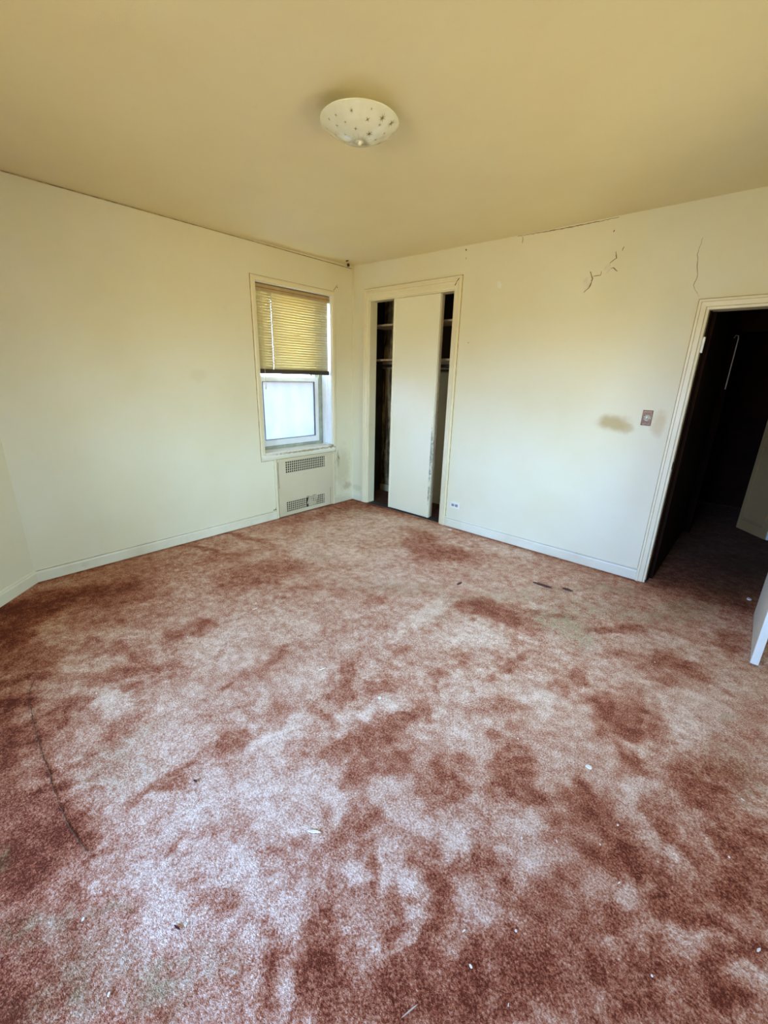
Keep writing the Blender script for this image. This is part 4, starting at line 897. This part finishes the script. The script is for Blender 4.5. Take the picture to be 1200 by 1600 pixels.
def star(r, a, size, pts, rot=0.0, thin=0.22):
    c = on_dome(r, a)
    vs = []
    for k in range(pts * 2):
        q = rot + math.pi * k / pts; s = size if k % 2 == 0 else size * thin
        x, y = LC[0] + r * math.cos(a) + s * math.cos(q), LC[1] + r * math.sin(a) + s * math.sin(q)
        rr = min(math.hypot(x - LC[0], y - LC[1]), LR - .002); aa = math.atan2(y - LC[1], x - LC[0])
        vs.append(bm.verts.new(on_dome(rr, aa)))
    cv = bm.verts.new(c)
    for k in range(len(vs)): bm.faces.new((cv, vs[k], vs[(k + 1) % len(vs)]))
rs = random.Random(4)
for ring_r, n, sz in ((0.075, 7, 0.009), (0.115, 10, 0.010), (0.150, 13, 0.009)):
    for k in range(n):
        a = 2 * math.pi * (k + rs.uniform(-.25, .25)) / n
        star(ring_r + rs.uniform(-.008, .008), a, sz * rs.choice((0.7, 0.9, 1.2, 2.0)), rs.choice((4, 6, 8)), rs.uniform(0, 1))
# sunburst of fine rays round the centre
for k in range(28):
    a = 2 * math.pi * k / 28; r0 = 0.022; r1 = 0.046 if k % 2 else 0.058; wv = 0.0009
    P = [on_dome(r0, a), on_dome(r1, a)]
    t = Vector((-math.sin(a), math.cos(a), 0)) * wv
    vs = [bm.verts.new(P[0] - t), bm.verts.new(P[0] + t), bm.verts.new(P[1] + t * .3), bm.verts.new(P[1] - t * .3)]
    bm.faces.new(vs)
done('star_print', bm, m_gold, shade)
bm = bmesh.new(); lathe(bm, [(0.0, LB - 0.012), (0.006, LB - 0.011), (0.009, LB - 0.006), (0.006, LB - 0.002), (0.014, LB), (0.014, LB + 0.002), (0.0, LB + 0.002)], LC, 24); done('finial', bm, m_ivory, lamp, smooth=True)

# ---------------------------------------------------------------- light switch, outlet, hook
sw = empty('light_switch', (3.158, 0.0, 1.288), 'brown ornamental light switch plate with a silver centre beside the doorway', 'light switch')
X0, X1, Z0, Z1 = 3.1245, 3.1915, 1.233, 1.345
boxes('plate', [(X0, X1, -0.006, -0.0005, Z0, Z1)], m_brass, sw, 0.0025)
boxes('plate_border', [(X0 + .006, X1 - .006, -0.008, -0.006, Z1 - .014, Z1 - .009), (X0 + .006, X1 - .006, -0.008, -0.006, Z0 + .009, Z0 + .014),
                       (X0 + .006, X0 + .009, -0.008, -0.006, Z0 + .014, Z1 - .014), (X1 - .009, X1 - .006, -0.008, -0.006, Z0 + .014, Z1 - .014)], m_brass_hi, sw, 0.0008)
bm = bmesh.new()
cx, cz = 3.158, 1.289
for k in range(9):
    a = 2 * math.pi * k / 9
    px, pz = cx + 0.015 * math.cos(a), cz + 0.017 * math.sin(a)
    r = 0.0085
    ctr = bm.verts.new((px, -0.012, pz)); ring = [bm.verts.new((px + r * math.cos(q), -0.007, pz + r * math.sin(q))) for q in [2 * math.pi * j / 10 for j in range(10)]]
    for j in range(10): bm.faces.new((ctr, ring[j], ring[(j + 1) % 10]))
done('medallion', bm, m_silver, sw)
boxes('toggle', [(cx - 0.005, cx + 0.005, -0.020, -0.006, cz - 0.004, cz + 0.012)], m_ivory, sw, 0.002)
for z in (Z0 + 0.019, Z1 - 0.019):
    bm = bmesh.new(); tube(bm, [(cx, -0.006, z), (cx, -0.0085, z)], 0.003, 10); done('screw', bm, m_brass_hi, sw)

ot = empty('wall_outlet', (1.557, 0.0, 0.248), 'white sideways power outlet low on the wall beside the closet', 'power outlet')
boxes('plate', [(1.500, 1.614, -0.007, -0.0005, 0.213, 0.283)], m_ivory, ot, 0.003)
for x in (1.535, 1.579):
    s = boxes('socket', [(x - 0.017, x + 0.017, -0.009, -0.006, 0.234, 0.262)], m_slot, ot, 0.004)
    boxes('slot', [(x - 0.008, x - 0.0, -0.0096, -0.009, 0.253, 0.2555), (x - 0.008, x - 0.0, -0.0096, -0.009, 0.2405, 0.243), (x + 0.006, x + 0.010, -0.0096, -0.009, 0.246, 0.250)], m_dark, s)
bm = bmesh.new(); tube(bm, [(1.557, -0.007, 0.248), (1.557, -0.0085, 0.248)], 0.003, 10); done('screw', bm, m_slot, ot)

hk = empty('ceiling_hook', (0.105, -0.185, 2.690), 'small black hook left in the ceiling corner above the window', 'hook')
bm = bmesh.new(); tube(bm, [(0.065, -0.135, 2.695), (0.062, -0.132, 2.676), (0.078, -0.150, 2.672), (0.092, -0.168, 2.680)], [0.012, 0.016, 0.013, 0.006], 8)
done('hook_body', bm, m_dark, hk)
bm = bmesh.new(); tube(bm, [(0.128, -0.225, 2.693), (0.150, -0.240, 2.687), (0.170, -0.235, 2.690)], [0.007, 0.006, 0.004], 8); done('hook_tip', bm, m_dark, hk)

# ---------------------------------------------------------------- litter on the carpet
def shard_mesh(name, l, w, h, m, seed, curl=0.0):
    r = random.Random(seed); bm = bmesh.new(); n = 7
    lo = []; hi = []
    for k in range(n):
        a = 2 * math.pi * k / n; x = math.cos(a) * l / 2 * r.uniform(.75, 1.1); y = math.sin(a) * w / 2 * r.uniform(.7, 1.15)
        lo.append(bm.verts.new((x, y, 0.0))); hi.append(bm.verts.new((x * .9, y * .9, h * r.uniform(.7, 1.1) + curl * abs(x))))
    bm.faces.new(lo); c = bm.verts.new((0, 0, h * .8))
    for k in range(n):
        k2 = (k + 1) % n
        bm.faces.new((hi[k], hi[k2], c)); bm.faces.new((lo[k], lo[k2], hi[k2], hi[k]))
    bmesh.ops.recalc_face_normals(bm, faces=bm.faces)
    me = bpy.data.meshes.new(name); bm.to_mesh(me); bm.free(); me.materials.append(m)
    return me
def drop(name, me, x, y, rz, label, cat, group=None, z=0.0015):
    o = bpy.data.objects.new(name, me); COL.objects.link(o); o.location = (x, y, z); o.rotation_euler = (0, 0, rz)
    return tag(o, label, cat, group)
drop('paper_scrap', shard_mesh('scrap', .05, .034, .006, m_pinkchip, 1, .1), 1.581, -0.101, .5, 'pale pink scrap on the carpet in front of the power outlet', 'scrap')
drop('wood_splinter', shard_mesh('splinter', .05, .009, .004, m_chip, 2), 2.952, -3.080, .62, 'largest white splinter lying on the carpet in the near foreground', 'splinter')
drop('paint_chip', shard_mesh('chip', .030, .020, .004, m_chip, 3, .1), 3.593, -2.135, .2, 'triangular white paint chip on the carpet right of the middle', 'paint chip')
drop('paper_scrap', shard_mesh('scrap', .055, .03, .006, m_pinkchip, 4, .1), 4.035, 0.235, 1.9, 'pale scrap on the carpet just inside the hall beside the open door', 'scrap')
drop('red_scrap', shard_mesh('red', .17, .035, .005, m_redscrap, 5), 2.800, -0.655, .05, 'long dark red scrap on the carpet in front of the back wall', 'scrap', 'dark red scraps near the back wall')
drop('red_scrap', shard_mesh('red', .085, .042, .005, m_redscrap, 6), 2.975, -0.590, .1, 'oval dark red scrap on the carpet right of the long one', 'scrap', 'dark red scraps near the back wall')
drop('red_scrap', shard_mesh('red', .075, .022, .005, m_redscrap, 7), 2.314, -1.090, 1.5, 'thin dark red scrap on the carpet left of the long one', 'scrap', 'dark red scraps near the back wall')
drop('wood_splinter', shard_mesh('splinter', .040, .007, .003, m_chip, 8), 1.504, -2.403, 1.35, 'white splinter on the far carpet nearest the camera of a close pair', 'splinter', 'pair of white splinters on the far carpet')
drop('wood_splinter', shard_mesh('splinter', .034, .007, .003, m_chip, 9), 1.443, -2.355, 2.6, 'white splinter on the far carpet nearest the window of a close pair', 'splinter', 'pair of white splinters on the far carpet')
drop('wood_splinter', shard_mesh('splinter', .045, .006, .003, m_chip, 10), 2.311, -2.494, 1.3, 'thin white splinter on the carpet near the middle of the floor', 'splinter')
drop('straw', shard_mesh('straw', .055, .003, .003, m_straw, 11), 3.478, -3.200, 1.25, 'pale straw on the carpet at the bottom edge of the view', 'straw')
drop('paint_chip', shard_mesh('chip', .020, .007, .004, m_chip, 12), 4.144, -2.433, 1.2, 'white oblong paint chip on the carpet in the near right corner', 'paint chip')
drop('paint_chip', shard_mesh('chip', .022, .018, .004, m_chip, 14), 2.687, -2.439, .7, 'round white paint chip beside a dark spot mid carpet', 'paint chip')
drop('dark_twig', shard_mesh('twig', .026, .006, .004, m_redscrap, 15), 2.873, -3.52, .3, 'dark brown twig bit on the near left carpet', 'twig')
drop('dark_twig', shard_mesh('twig', .022, .009, .005, m_redscrap, 16), 2.46, -3.27, .3, 'dark brown crumb on the carpet beside the seam', 'crumb')
crumbs = [(0.425, -2.476), (1.227, -2.576), (1.497, -2.86), (1.641, -3.379), (1.726, -3.184), (1.996, -3.057), (2.741, -3.065), (2.63, -3.358),
          (2.881, -1.502), (2.84, -1.56), (2.961, -1.812), (3.396, -0.577), (3.658, -1.137), (3.603, -2.527), (3.72, -2.434), (3.918, -2.294), (4.061, -2.177), (3.494, -2.965),
          (3.607, -2.862), (3.926, -2.704), (2.884, -3.698), (2.885, -3.501), (4.085, -1.875), (4.13, -1.079), (3.507, -2.6), (4.023, -1.048), (2.874, -3.354),
          (2.441, -2.128), (3.008, -0.777), (3.066, -0.559), (3.748, -2.319), (2.652, -3.695), (1.92, -2.95), (3.23, -1.42), (3.55, -3.02), (3.66, -3.02), (3.31, -2.20), (2.20, -1.75), (3.80, -2.52), (3.42, -1.65)]
kinds = [shard_mesh('crumb', .012, .007, .003, m_chip, 20), shard_mesh('crumb', .015, .004, .003, m_chip, 21), shard_mesh('crumb', .009, .009, .004, m_ivory, 22)]
rc = random.Random(3)
base = drop('paint_crumb', kinds[0], crumbs[0][0], crumbs[0][1], 1, 'tiny white paint crumb scattered on the worn pink carpet', 'paint crumb', 'tiny white paint crumbs on the carpet')
for k, (x, y) in enumerate(crumbs[1:]):
    o = base.copy(); o.data = kinds[rc.randrange(3)]; COL.objects.link(o)
    o.location = (x, y, 0.0015); o.rotation_euler = (0, 0, rc.uniform(0, 3.1)); s = rc.uniform(.6, 1.0); o.scale = (s, s, s)
